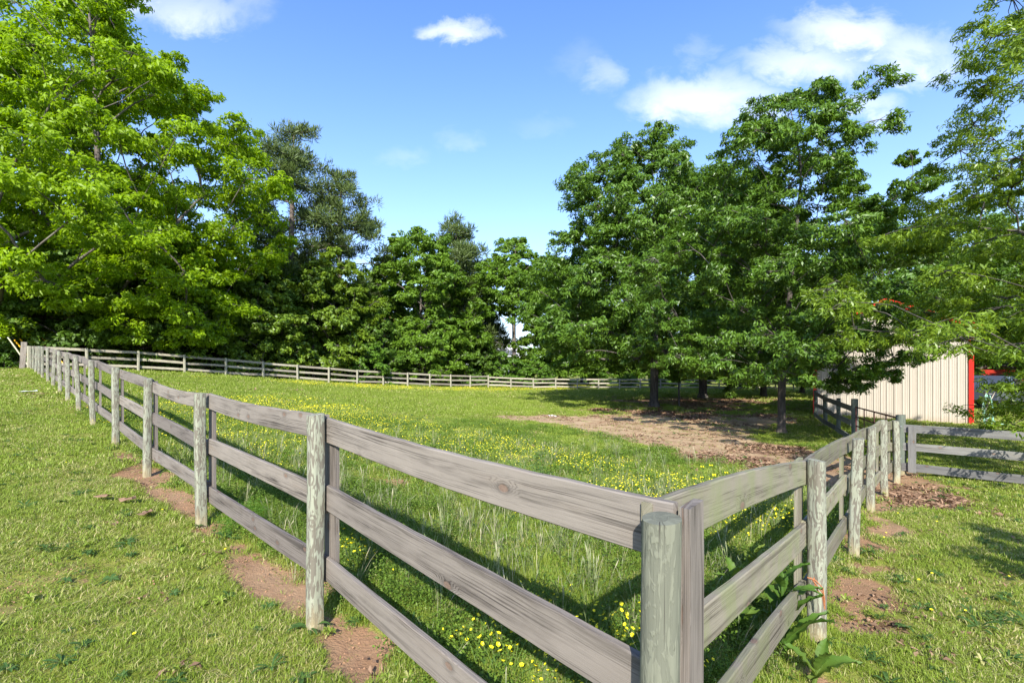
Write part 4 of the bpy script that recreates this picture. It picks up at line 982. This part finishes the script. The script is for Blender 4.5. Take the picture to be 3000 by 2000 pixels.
def tuft(seed, n, rad, h, w, spread, mat, lie=.0, seg=3):
    r = np.random.default_rng(seed); V, Fs, A = [], [], []
    for k in range(n):
        a = r.uniform(0, 6.28); q = rad * math.sqrt(r.random()); b = np.array([q * math.cos(a), q * math.sin(a), -.006])
        az = r.uniform(0, 6.28); d = np.array([math.cos(az), math.sin(az), 0]); s = np.array([-d[1], d[0], 0])
        hh = h * r.uniform(.5, 1.25); ln = spread * r.uniform(.2, 1.2) + (lie if r.random() < .3 else 0); ww = w * r.uniform(.7, 1.3); v = r.random(); i0 = len(V)
        for i in range(seg):
            t = i / seg; p = b + d * hh * ln * t * t + np.array([0, 0, hh * (t - .25 * ln * t * t)])
            e = ww * .5 * (1 - t * .55); V += [p - s * e, p + s * e]; A += [v, v]
        t = 1; V.append(b + d * hh * ln + np.array([0, 0, hh * (1 - .25 * ln)])); A.append(v)
        for i in range(seg - 1): Fs.append((i0 + 2 * i, i0 + 2 * i + 1, i0 + 2 * i + 3, i0 + 2 * i + 2))
        Fs.append((i0 + 2 * seg - 2, i0 + 2 * seg - 1, i0 + 2 * seg))
    return mesh_np('tuft', V, faces=Fs, mat=mat, attrs={'v': A})

M['lawn'] = grass_mat('lawn_grass', (.125, .195, .014), (.27, .350, .045), (.50, .44, .21), dry=.40)
M['meadow'] = grass_mat('meadow_grass', (.105, .175, .014), (.28, .355, .046), (.48, .44, .20), dry=.29)
M['seedy'] = grass_mat('seed_grass', (.12, .17, .06), (.24, .27, .12), (.42, .39, .25), dry=.5)
M['weed'] = grass_mat('weed_leaf', (.035, .085, .018), (.085, .16, .035), (.16, .2, .07), dry=.1)

def wedge(r0, r1, dens, seed):
    """uniform random points at distances r0..r1 from the viewpoint, in front of it, with margins to both sides"""
    r = np.random.default_rng(seed); ha = R(64)
    n = int(dens * ha * (r1 * r1 - r0 * r0)); d = np.sqrt(r.uniform(r0 * r0, r1 * r1, n)); a = r.uniform(-ha, ha, n)
    x, y = d * np.sin(a), d * np.cos(a)
    k = np.abs(x) < y * 1.22 + 1.2
    return x[k], y[k], r
def indoors(x, y):
    u = (x - bm[0]) * bdir[0] + (y - bm[1]) * bdir[1]; v = (x - bm[0]) * -bdir[1] + (y - bm[1]) * bdir[0]
    return (np.abs(u) < BW / 2 + .1) & (v > -.05) & (v < BD + .1)
lods = [(0.6, 4.2, 2100, 1.0), (4.0, 8.5, 620, 1.35), (8.2, 17, 150, 2.2), (16.5, 34, 42, 3.6), (33, 80, 9, 6.5)]
src_l, src_m = [], []
for li, (r0, r1, dens, k) in enumerate(lods):
    rad = [.035, .06, .13, .27, .55][li]; nb = [9, 11, 20, 34, 60][li]; w = [.0038, .0055, .010, .019, .034][li]; hh = [.036, .040, .046, .052, .06][li]
    for s in range(3):
        src_l.append(tuft(300 + li * 10 + s, nb, rad, hh, w, .9, M['lawn'], lie=.8, seg=3 if li < 2 else 2))
        src_m.append(tuft(400 + li * 10 + s, nb, rad, hh * 1.45, w * 1.0, .7, M['meadow'], lie=.5, seg=3 if li < 2 else 2))
LP, LR_, LS, LI, MP, MR, MS, MI = [], [], [], [], [], [], [], []
for li, (r0, r1, dens, k) in enumerate(lods):
    x, y, r = wedge(r0, r1, dens, 500 + li)
    dm_, lm_ = masks(x, y)
    thin = fbm(x * 1.7, y * 1.7, 91, 3)
    keep = (r.random(len(x)) > np.clip(dm_ * 1.05 + .45 * lm_, 0, .955)) & (r.random(len(x)) < .62 + .9 * thin) & ~indoors(x, y)
    x, y, dm_ = x[keep], y[keep], dm_[keep]
    z = gz_arr(x, y) - .035 * dm_
    dL, dR, sL, sR = fence_coords(x, y)
    ins = (np.minimum(dL, dR) > r.normal(.02, .10, len(x))) & (sR < 60)
    n = len(x); rot = np.stack([r.normal(0, .12, n), r.normal(0, .12, n), r.uniform(0, 6.28, n)], 1)
    hs = r.uniform(.65, 1.35, n) * (.75 + .6 * fbm(x * .6, y * .6, 95, 3)) * (1 - .45 * dm_)
    near_tall = 1 + .45 * blob(x, y, .2, 3.9, 2.2, .8, -.75) + .35 * blob(x, y, 2.2, 5.6, 1.5, 1.2) + .6 * sstep(y, 18, 34) * sstep(n * 0 + fbm(x * .3, y * .3, 97, 3), .4, .7)
    short = 1 - .45 * sstep(blob(x, y, 3, 14, 9, 7), .2, .7)
    sc = np.stack([r.uniform(.85, 1.2, n)] * 2 + [hs * np.where(ins, near_tall * short, 1.0)], 1)
    ix = li * 3 + r.integers(0, 3, n); p = np.stack([x, y, z], 1)
    LP.append(p[~ins]); LR_.append(rot[~ins]); LS.append(sc[~ins]); LI.append(ix[~ins])
    MP.append(p[ins]); MR.append(rot[ins]); MS.append(sc[ins]); MI.append(ix[ins])
gn_scatter('lawn_grass', np.concatenate(LP), np.concatenate(LR_), np.concatenate(LS), np.concatenate(LI), src_l, 'short mown lawn grass outside the fence', 'grass')
gn_scatter('meadow_grass', np.concatenate(MP), np.concatenate(MR), np.concatenate(MS), np.concatenate(MI), src_m, 'longer pasture grass inside the fence', 'grass')

# tall seedy grass behind the near boards, broad-leaf weeds, flowers, leaf litter
def seed_tuft(seed):
    r = np.random.default_rng(seed); V, Fs, A = [], [], []
    for k in range(12):
        az = r.uniform(0, 6.28); d = np.array([math.cos(az), math.sin(az), 0]); s = np.array([-d[1], d[0], 0]); q = r.uniform(0, .05); b = d * q; h = r.uniform(.12, .30); ln = r.uniform(.05, .5); v = r.random(); i0 = len(V)
        pts = [b + d * h * ln * t * t + np.array([0, 0, h * t]) for t in (0, .4, .75, .88, 1.0)]; ws = [.0014, .0012, .001, .0038, .0008] if k < 8 else [.002, .0022, .0016, .001, .0004]
        for p, e in zip(pts, ws): V += [p - s * e, p + s * e]; A += [v] * 2
        for i in range(4): Fs.append((i0 + 2 * i, i0 + 2 * i + 1, i0 + 2 * i + 3, i0 + 2 * i + 2))
    return mesh_np('seed_tuft', V, faces=Fs, mat=M['seedy'], attrs={'v': A})
x, y, r = wedge(1.5, 11, 34, 601); dL, dR, sL, sR = fence_coords(x, y)
pr_ = (1.3 * blob(x, y, .3, 3.7, 2.0, .75, -.8) + .9 * blob(x, y, 2.1, 5.6, 1.4, 1.0) + .45 * blob(x, y, -2.6, 6, 3, 1.2, -.75) + .25) * sstep(np.minimum(dL, dR), .05, .3) * (.25 + fbm(x * 1.4, y * 1.4, 99, 3))
dm_, lm_ = masks(x, y)
k = r.random(len(x)) < np.clip(pr_, 0, 1) * (1 - np.clip(dm_ * 1.2, 0, 1)); x, y = x[k], y[k]; n = len(x)
gn_scatter('seed_grass', np.stack([x, y, gz_arr(x, y)], 1), np.stack([r.normal(0, .12, n), r.normal(0, .12, n), r.uniform(0, 6.28, n)], 1), np.stack([r.uniform(.7, 1.25, n)] * 3, 1), r.integers(0, 4, n), [seed_tuft(610 + i) for i in range(4)], 'pale tall seeding grass behind the near fence boards', 'grass')

def rosette(seed, n, L, wd, mat, rise=.35):
    r = np.random.default_rng(seed); V, Fs, A = [], [], []
    for k in range(n):
        az = 6.28 * k / n + r.normal(0, .3); d = np.array([math.cos(az), math.sin(az), 0]); s = np.array([-d[1], d[0], 0]); l = L * r.uniform(.6, 1.2); w = wd * r.uniform(.7, 1.2); rs = rise * r.uniform(.3, 1.4); v = r.random(); i0 = len(V)
        for t, e in ((0, .15), (.35, .8), (.65, 1.0), (.85, .6)):
            p = d * l * t + np.array([0, 0, l * rs * (t - .75 * t * t) * 1.6 + .004]); V += [p - s * w * e * .5 + np.array([0, 0, w * .12 * e]), p, p + s * w * e * .5 + np.array([0, 0, w * .12 * e])]; A += [v] * 3
        V.append(d * l + np.array([0, 0, l * rs * .35])); A.append(v)
        for i in range(3):
            for j in range(2): Fs.append((i0 + 3 * i + j, i0 + 3 * i + j + 1, i0 + 3 * i + j + 4, i0 + 3 * i + j + 3))
        Fs += [(i0 + 9, i0 + 10, i0 + 12), (i0 + 10, i0 + 11, i0 + 12)]
    return mesh_np('rosette', V, faces=Fs, mat=mat, attrs={'v': A})
x, y, r = wedge(.8, 16, 16, 620); dm_, lm_ = masks(x, y)
x2, y2, r2 = wedge(.8, 5.5, 90, 621); dm2, lm2 = masks(x2, y2)
k = r.random(len(x)) < (.25 + .9 * sstep(fbm(x * .9, y * .9, 101, 3), .45, .7)) * (1 - .8 * dm_)
k2 = r2.random(len(x2)) < (.1 + .9 * sstep(fbm(x2 * .8, y2 * .8, 102, 3), .5, .68)) * (1 - .55 * dm2)
x, y = np.concatenate([x[k], x2[k2]]), np.concatenate([y[k], y2[k2]]); n = len(x)
gn_scatter('lawn_weeds', np.stack([x, y, gz_arr(x, y) + .004], 1), np.stack([r.normal(0, .15, n), r.normal(0, .15, n), r.uniform(0, 6.28, n)], 1), np.stack([r.uniform(.5, 1.25, n)] * 3, 1), r.integers(0, 5, n), [rosette(630, 8, .07, .022, M['weed']), rosette(631, 10, .09, .016, M['weed']), rosette(632, 12, .05, .02, M['weed'], .7), rosette(633, 7, .10, .02, M['weed'], .6), rosette(634, 14, .045, .014, M['lawn'], .9)], 'small broad-leaved weeds growing in the lawn', 'weeds')

# fine-leaved clover and vetch filling the near pasture
M['forb'] = grass_mat('clover_leaf', (.06, .13, .012), (.17, .26, .03), (.34, .33, .14), dry=.15)
def forb(seed, n, rad, h, L):
    r = np.random.default_rng(seed); a = r.uniform(0, 6.28, n); q = rad * np.sqrt(r.random(n)); C = np.stack([q * np.cos(a), q * np.sin(a), h * r.random(n) ** .6 * (1.1 - .6 * q / rad)], 1)
    V, Qd = leaf_mesh('l', C, unit(r.normal(0, .5, (n, 3)) + np.array([0, 0, .8])), unit(r.normal(size=(n, 3))), L * r.uniform(.6, 1.3, n), L * .5 * r.uniform(.6, 1.3, n), None)
    return mesh_np('forb', V, quads=Qd, mat=M['forb'], attrs={'v': np.repeat(r.random(n), 4)})
xs, ys, ix = [], [], []
for li, (r0, r1, dens) in enumerate([(1, 6.5, 170), (6.2, 15, 32)]):
    x, y, r = wedge(r0, r1, dens, 640 + li); dm_, lm_ = masks(x, y); dL, dR, sL, sR = fence_coords(x, y)
    pr_ = sstep(np.minimum(dL, dR), -.05, .25) * (.15 + 1.1 * sstep(fbm(x * .8, y * .8, 105, 3), .38, .62)) * (1 - np.clip(dm_ * 1.1, 0, 1))
    k = r.random(len(x)) < pr_; xs.append(x[k]); ys.append(y[k]); ix.append(li * 3 + r.integers(0, 3, k.sum()))
x, y, ix = np.concatenate(xs), np.concatenate(ys), np.concatenate(ix); n = len(x); r = np.random.default_rng(41)
gn_scatter('clover', np.stack([x, y, gz_arr(x, y)], 1), np.stack([np.zeros(n), np.zeros(n), r.uniform(0, 6.28, n)], 1), np.stack([r.uniform(.7, 1.3, n)] * 3, 1), ix, [forb(650 + i, 80, .075, [.10, .17, .24][i], [.015, .02, .018][i]) for i in range(3)] + [forb(655 + i, 90, .16, [.07, .1, .14][i], .03) for i in range(3)], 'fine-leaved clover filling the pasture behind the near boards', 'clover')

# yellow flowers
M['petal'] = plain('yellow_petal', (.80, .70, .012), .5, .08, 30)
M['stalk'] = plain('flower_stalk', (.09, .16, .03), .6, .2, 30)
def flower_clump(seed, nf, rad, h, fr):
    r = np.random.default_rng(seed); mb = MB(); fm = []
    for k in range(nf):
        a = r.uniform(0, 6.28); q = rad * math.sqrt(r.random()); b = np.array([q * math.cos(a), q * math.sin(a), 0]); hh = h * r.uniform(.55, 1.2); tp = b + np.array([r.normal(0, .05), r.normal(0, .05), hh])
        mb.tube([b, (b + tp) / 2 + r.normal(0, .012, 3), tp], .0016 * (fr / .012), 3, cap=False); nst = len(mb.f)
        fm.append((tp, unit(np.array([r.normal(0, .45), r.normal(0, .45) - .25, 1.0]))))
    ns = len(mb.f)
    for tp, nn in fm:
        e1 = unit(np.cross(nn, [1, .2, 0])); e2 = np.cross(nn, e1); V = [tp - nn * fr * .25]; rr = fr * r.uniform(.75, 1.2)
        for j in range(10): an = 6.283 * j / 10; q = rr * (1.0 if j % 2 == 0 else .82); V.append(tp + (e1 * math.cos(an) + e2 * math.sin(an)) * q + nn * rr * .25)
        mb.add(V, [(0, 1 + j, 1 + (j + 1) % 10) for j in range(10)])
    me = mesh_np('flower', mb.v, faces=mb.f, mat=M['stalk']); me.materials.append(M['petal'])
    mi = np.zeros(len(me.polygons), np.int32); mi[ns:] = 1; me.polygons.foreach_set('material_index', mi)
    return me
FPs, FI, FS = [], [], []
for li, (r0, r1, dens, s0) in enumerate([(1.6, 6.5, 120, 0), (6.3, 16, 24, 3), (15.5, 62, 5.0, 6)]):
    x, y, r = wedge(r0, r1, dens, 700 + li); fm_ = flower_mask(x, y); dm_, lm_ = masks(x, y)
    k = r.random(len(x)) < fm_ * (1 - np.clip(dm_ * .8, 0, 1)) * (1.0 if li == 2 else .8); x, y = x[k], y[k]
    FPs.append(np.stack([x, y, gz_arr(x, y)], 1)); FI.append(s0 + r.integers(0, 3, len(x))); FS.append(r.uniform(.75, 1.2, len(x)))
Pf = np.concatenate(FPs); n = len(Pf)
srcs = [flower_clump(710 + i, 3, .05, .17, .0105) for i in range(3)] + [flower_clump(720 + i, 9, .2, .14, .0095) for i in range(3)] + [flower_clump(730 + i, 22, .6, .14, .0145) for i in range(3)]
gn_scatter('buttercups', Pf, np.stack([np.zeros(n), np.zeros(n), np.random.default_rng(3).uniform(0, 6.28, n)], 1), np.stack([np.concatenate(FS)] * 3, 1), np.concatenate(FI), srcs, 'yellow buttercups scattered through the pasture grass', 'flowers')
# a sprinkling of single yellow flowers on the lawn
x, y, r = wedge(1.8, 9, .55, 760); n = len(x)
gn_scatter('lawn_flowers', np.stack([x, y, gz_arr(x, y)], 1), np.zeros((n, 3)), np.stack([np.full(n, .9)] * 2 + [np.full(n, .35)], 1), r.integers(0, 2, n), [flower_clump(761 + i, 1, .01, .14, .014) for i in range(2)], 'single yellow flowers dotted over the lawn', 'flowers')
# leaf litter and chips of soil
M['litter'] = foliage('leaf_litter', (.11, .06, .036), (.36, .235, .15), .1, rough=.8, spec=.1, tcol=(1, .8, .6))
M['clod'] = plain('soil_clod', (.32, .18, .10), .95, .3, 12)
def leafbit(seed, n, rad, L):
    r = np.random.default_rng(seed); a = r.uniform(0, 6.28, n); q = rad * np.sqrt(r.random(n)); C = np.stack([q * np.cos(a), q * np.sin(a), r.uniform(.004, .03, n)], 1)
    V, Qd = leaf_mesh('l', C, unit(r.normal(0, .35, (n, 3)) + np.array([0, 0, 1])), unit(r.normal(size=(n, 3))), L * r.uniform(.6, 1.3, n), L * .36 * r.uniform(.6, 1.3, n), None)
    return mesh_np('litter', V, quads=Qd, mat=M['litter'], attrs={'v': np.repeat(r.random(n), 4)})
xs, ys, ix = [], [], []
for li, (r0, r1, dens) in enumerate([(1, 9, 70), (8.5, 20, 22), (19.5, 45, 5)]):
    x, y, r = wedge(r0, r1, dens, 800 + li); dm_, lm_ = masks(x, y)
    k = (r.random(len(x)) < np.clip(lm_ * 1.1 + .010 + .08 * dm_, 0, 1)) & ~indoors(x, y); xs.append(x[k]); ys.append(y[k]); ix.append(li * 2 + r.integers(0, 2, k.sum()))
x, y, ix = np.concatenate(xs), np.concatenate(ys), np.concatenate(ix); n = len(x); r = np.random.default_rng(4); dm_, lm_ = masks(x, y)
gn_scatter('leaf_litter', np.stack([x, y, gz_arr(x, y) - .03 * dm_], 1), np.stack([np.zeros(n), np.zeros(n), r.uniform(0, 6.28, n)], 1), np.ones((n, 3)), ix, [leafbit(810, 10, .12, .06), leafbit(811, 10, .12, .05), leafbit(812, 18, .3, .10), leafbit(813, 18, .3, .09), leafbit(814, 30, .7, .18), leafbit(815, 30, .7, .16)], 'brown fallen leaves and chips on the bare soil', 'leaf litter')
def clod(seed):
    r = np.random.default_rng(seed); V, Fs = [], []
    for k in range(7):
        c_ = np.array([r.normal(0, .06), r.normal(0, .06), .0]); s = r.uniform(.002, .008); b = len(V)
        for d in ((1, 0, 0), (-1, 0, 0), (0, 1, 0), (0, -1, 0), (0, 0, 1), (0, 0, -1)): V.append(c_ + np.array(d) * s * r.uniform(.6, 1.3))
        Fs += [(b + i, b + j, b + k_) for i, j, k_ in ((0, 2, 4), (2, 1, 4), (1, 3, 4), (3, 0, 4), (2, 0, 5), (1, 2, 5), (3, 1, 5), (0, 3, 5))]
    return mesh_np('clod', V, faces=Fs, mat=M['clod'])
x, y, r = wedge(1, 12, 150, 830); dm_, lm_ = masks(x, y); k = r.random(len(x)) < dm_ * .8; x, y, dm_ = x[k], y[k], dm_[k]; n = len(x)
gn_scatter('soil_clods', np.stack([x, y, gz_arr(x, y) - .032 * dm_], 1), np.stack([np.zeros(n), np.zeros(n), r.uniform(0, 6.28, n)], 1), np.stack([r.uniform(.5, 1.4, n)] * 3, 1), r.integers(0, 3, n), [clod(840 + i) for i in range(3)], 'crumbs of orange soil on the bare ground', 'soil')

# ------------------------------------------------------------------ individual weeds and litter
M['dock'] = foliage('dock_leaf', (.045, .11, .014), (.095, .18, .025), .3, rough=.55, spec=.3, patch=(.14, .19, .03))
def big_leaf(seed, L, wd, az, el, curl, parent, base, mat):
    r = np.random.default_rng(seed); d = np.array([math.cos(az), math.sin(az), 0]); s = np.array([-d[1], d[0], 0]); V, Fs, A = [], [], []; n = 14; p = np.array(base, float); ang = el
    for i in range(n + 1):
        t = i / n; w = wd * (math.sin(math.pi * min(1, t * .93 + .07)) ** .75) * (1 - .25 * t) if t < 1 else 0.0
        w = max(w, .006) if t < .15 else w
        nv = np.array([-d[0] * math.sin(ang), -d[1] * math.sin(ang), math.cos(ang)])
        for k, q in enumerate((-1, -.5, 0, .5, 1)):
            wave = .05 * wd * math.sin(i * 2.3 + (k > 2) * 1.5) * abs(q) * 1.6 + .28 * wd * abs(q) * .5
            tooth = 1 + (.07 if (i % 2) else -.05) * (abs(q) == 1)
            V.append(p + s * w * .5 * q * tooth + nv * (wave + .02 * wd * math.cos(i * 3.14) * abs(q))); A.append(.5 + .3 * r.normal() * .3 if q else .95)
        p = p + (d * math.cos(ang) + np.array([0, 0, math.sin(ang)])) * L / n; ang -= curl / n * (.5 + t)
    for i in range(n):
        for k in range(4): Fs.append((i * 5 + k, i * 5 + k + 1, (i + 1) * 5 + k + 1, (i + 1) * 5 + k))
    me = mesh_np('leaf', V, faces=Fs, mat=mat, smooth=True, attrs={'v': np.clip(A, 0, 1)})
    return obj('leaf', me, parent)
def dock(label, xy, h, n, seed, L=.3, cat='weed'):
    t = thing('dock_weed', label, cat, (xy[0], xy[1], gz(*xy))); r = np.random.default_rng(seed)
    lean = r.normal(0, .05, 2)
    MB().tube([(0, 0, -.03), (lean[0] * .5, lean[1] * .5, h * .5), (lean[0], lean[1], h * .85)], [.013, .010, .005], 7).build('stem', M['dock'], t)
    for k in range(n):
        s = k / n; z = .02 + h * .82 * s; big_leaf(seed * 50 + k, L * (1.15 - .65 * s) * r.uniform(.8, 1.15), .085 * (1.15 - .5 * s) * r.uniform(.85, 1.2), k * 2.4 + r.normal(0, .3), R(r.uniform(38, 66) + 15 * s), r.uniform(.6, 1.7), t, (lean[0] * s, lean[1] * s, z), M['dock'])
    return t
dock('large-leaved green weed growing through the mossy fence', (1.58, 2.80), .62, 17, 21)
dock('second large-leaved weed, nearer the corner post', (1.40, 2.95), .50, 12, 22, .26)
dock('smaller leafy weed close behind the large one', (1.62, 3.25), .55, 11, 23, .24)
t_ = dock('low weed with one long leaf reaching onto the bare soil', (1.60, 2.58), .12, 4, 24, .25)
# feathery weed by the second left post
M['feather'] = foliage('feathery_weed', (.05, .14, .01), (.10, .24, .015), .3)
r = np.random.default_rng(55); n = 5200; fc = []
for k in range(16):
    c_ = np.array([r.normal(0, .09), r.normal(0, .09), r.uniform(.04, .2)]); m_ = n // 16
    fc.append(c_ + r.normal(0, 1, (m_, 3)) * np.array([.035, .035, .05]))
C = np.concatenate(fc); n = len(C); C[:, 2] = np.abs(C[:, 2])
V, Qd = leaf_mesh('f', C, unit(r.normal(size=(n, 3))), unit(r.normal(size=(n, 3)) + np.array([0, 0, .8])), r.uniform(.02, .04, n), r.uniform(.0015, .003, n), None)
fx = (-2.62, 4.62); fw = thing('feathery_weed', 'bright feathery green weed at the foot of a left fence post', 'weed', (fx[0], fx[1], gz(*fx)))
obj('fronds', mesh_np('fronds', V, quads=Qd, mat=M['feather'], attrs={'v': np.repeat(r.random(n), 4)}), fw)
mb = MB()
for k in range(7): a = k * .9; mb.tube([(0, 0, -.02), (.05 * math.cos(a), .05 * math.sin(a), .08), (.1 * math.cos(a), .1 * math.sin(a), .2)], [.003, .002, .001], 4, cap=False)
mb.build('stalks', M['stalk'], fw)
# tall thistle-like plants in the pasture
for k, (x_, y_, lab) in enumerate([(.05, 6.2, 'dark upright weed standing in the pasture behind the near top board'), (2.35, 5.7, 'tall weed with yellow flower heads behind the right-hand board'), (.35, 6.35, 'shorter dark upright weed beside the tall one in the pasture')]):
    t = thing('tall_weed', lab, 'weed', (x_, y_, gz(x_, y_))); r = np.random.default_rng(900 + k); mb = MB(); tips = []
    for j in range(9):
        a = r.uniform(0, 6.28); b = np.array([r.normal(0, .06), r.normal(0, .06), 0]); h = r.uniform(.35, .62); e = b + np.array([r.normal(0, .07), r.normal(0, .07), h]); mb.tube([b, (b + e) / 2 + r.normal(0, .015, 3), e], [.005, .004, .002], 4, cap=False); tips.append((b, e))
    mb.build('stems', M['stalk'], t)
    C = np.concatenate([b + (e - b) * np.linspace(.1, 1, 26)[:, None] + r.normal(0, .02, (26, 3)) for b, e in tips]); n = len(C)
    V, Qd = leaf_mesh('f', C, unit(r.normal(size=(n, 3)) + np.array([0, -.3, .8])), unit(r.normal(size=(n, 3)) + np.array([0, 0, .6])), r.uniform(.05, .10, n), r.uniform(.008, .016, n), None)
    obj('leaves', mesh_np('leaves', V, quads=Qd, mat=M['weed'], attrs={'v': np.repeat(r.random(n), 4)}), t)
    if k == 1:
        for b, e in tips:
            mb = MB(); an = [6.283 * q / 10 for q in range(10)]; mb.add([tuple(e)] + [(e[0] + .024 * math.cos(q), e[1] + .024 * math.sin(q), e[2] + .01 * (i_ % 2)) for i_, q in enumerate(an)], [(0, 1 + q, 1 + (q + 1) % 10) for q in range(10)]); mb.build('flower_head', M['petal'], t)

# scraps and fallen leaves on the lawn
M['paper'] = plain('white_scrap', (.8, .8, .8), .6, .05, 5)
def scrap(name, label, xy, size, mat, cat, seed):
    r = np.random.default_rng(seed); V = [(size * (i / 3 - .5) * 1.6 + r.normal(0, size * .05), size * (j / 3 - .5) + r.normal(0, size * .05), .05 + abs(r.normal(0, size * .16))) for j in range(4) for i in range(4)]
    Fs = [(j * 4 + i, j * 4 + i + 1, j * 4 + i + 5, j * 4 + i + 4) for j in range(3) for i in range(3)]
    o = obj(name, mesh_np(name, V, faces=Fs, mat=mat, attrs={'v': [r.random() for _ in V]})); o.location = (xy[0], xy[1], gz(*xy)); o.rotation_euler = (0, 0, seed); sm = o.modifiers.new('thick', 'SOLIDIFY'); sm.thickness = .003
    return tag(o, label, cat)
scrap('paper_scrap', 'crumpled white scrap lying on the lawn at the far left', (-14.2, 14.2), .22, M['paper'], 'scrap', 1)
scrap('paper_scrap', 'small white scrap lying on the bare soil in the pasture', (1.55, 18.6), .2, M['paper'], 'scrap', 2)
for k, (x_, y_, lab) in enumerate([(-4.35, 5.15, 'brown dry leaf on the lawn, leftmost of three'), (-4.05, 5.1, 'brown dry leaf on the lawn, middle one of three'), (-3.6, 4.75, 'brown dry leaf on the lawn, nearest of three')]):
    scrap('fallen_leaf', lab, (x_, y_), .09, M['litter'], 'leaf', 3 + k)
# twisted strip of rusty twine on the second right-hand post
M['twine'] = plain('rusty_twine', (.30, .11, .04), .8, .3, 30)
tw = thing('twine', 'rusty orange twine tied round the lowest mossy board near the post', 'twine', (1.80, 2.93, gz(1.80, 2.93) + .40))
r = np.random.default_rng(12)
for k in range(3):
    MB().tube([(-.03 + .02 * k, -.03, .03), (.01, -.045, .02 - .02 * k), (.045, -.06, -.02 - .03 * k), (.05, -.07, -.10 - .02 * k)], .004, 5).build('strand', M['twine'], tw)
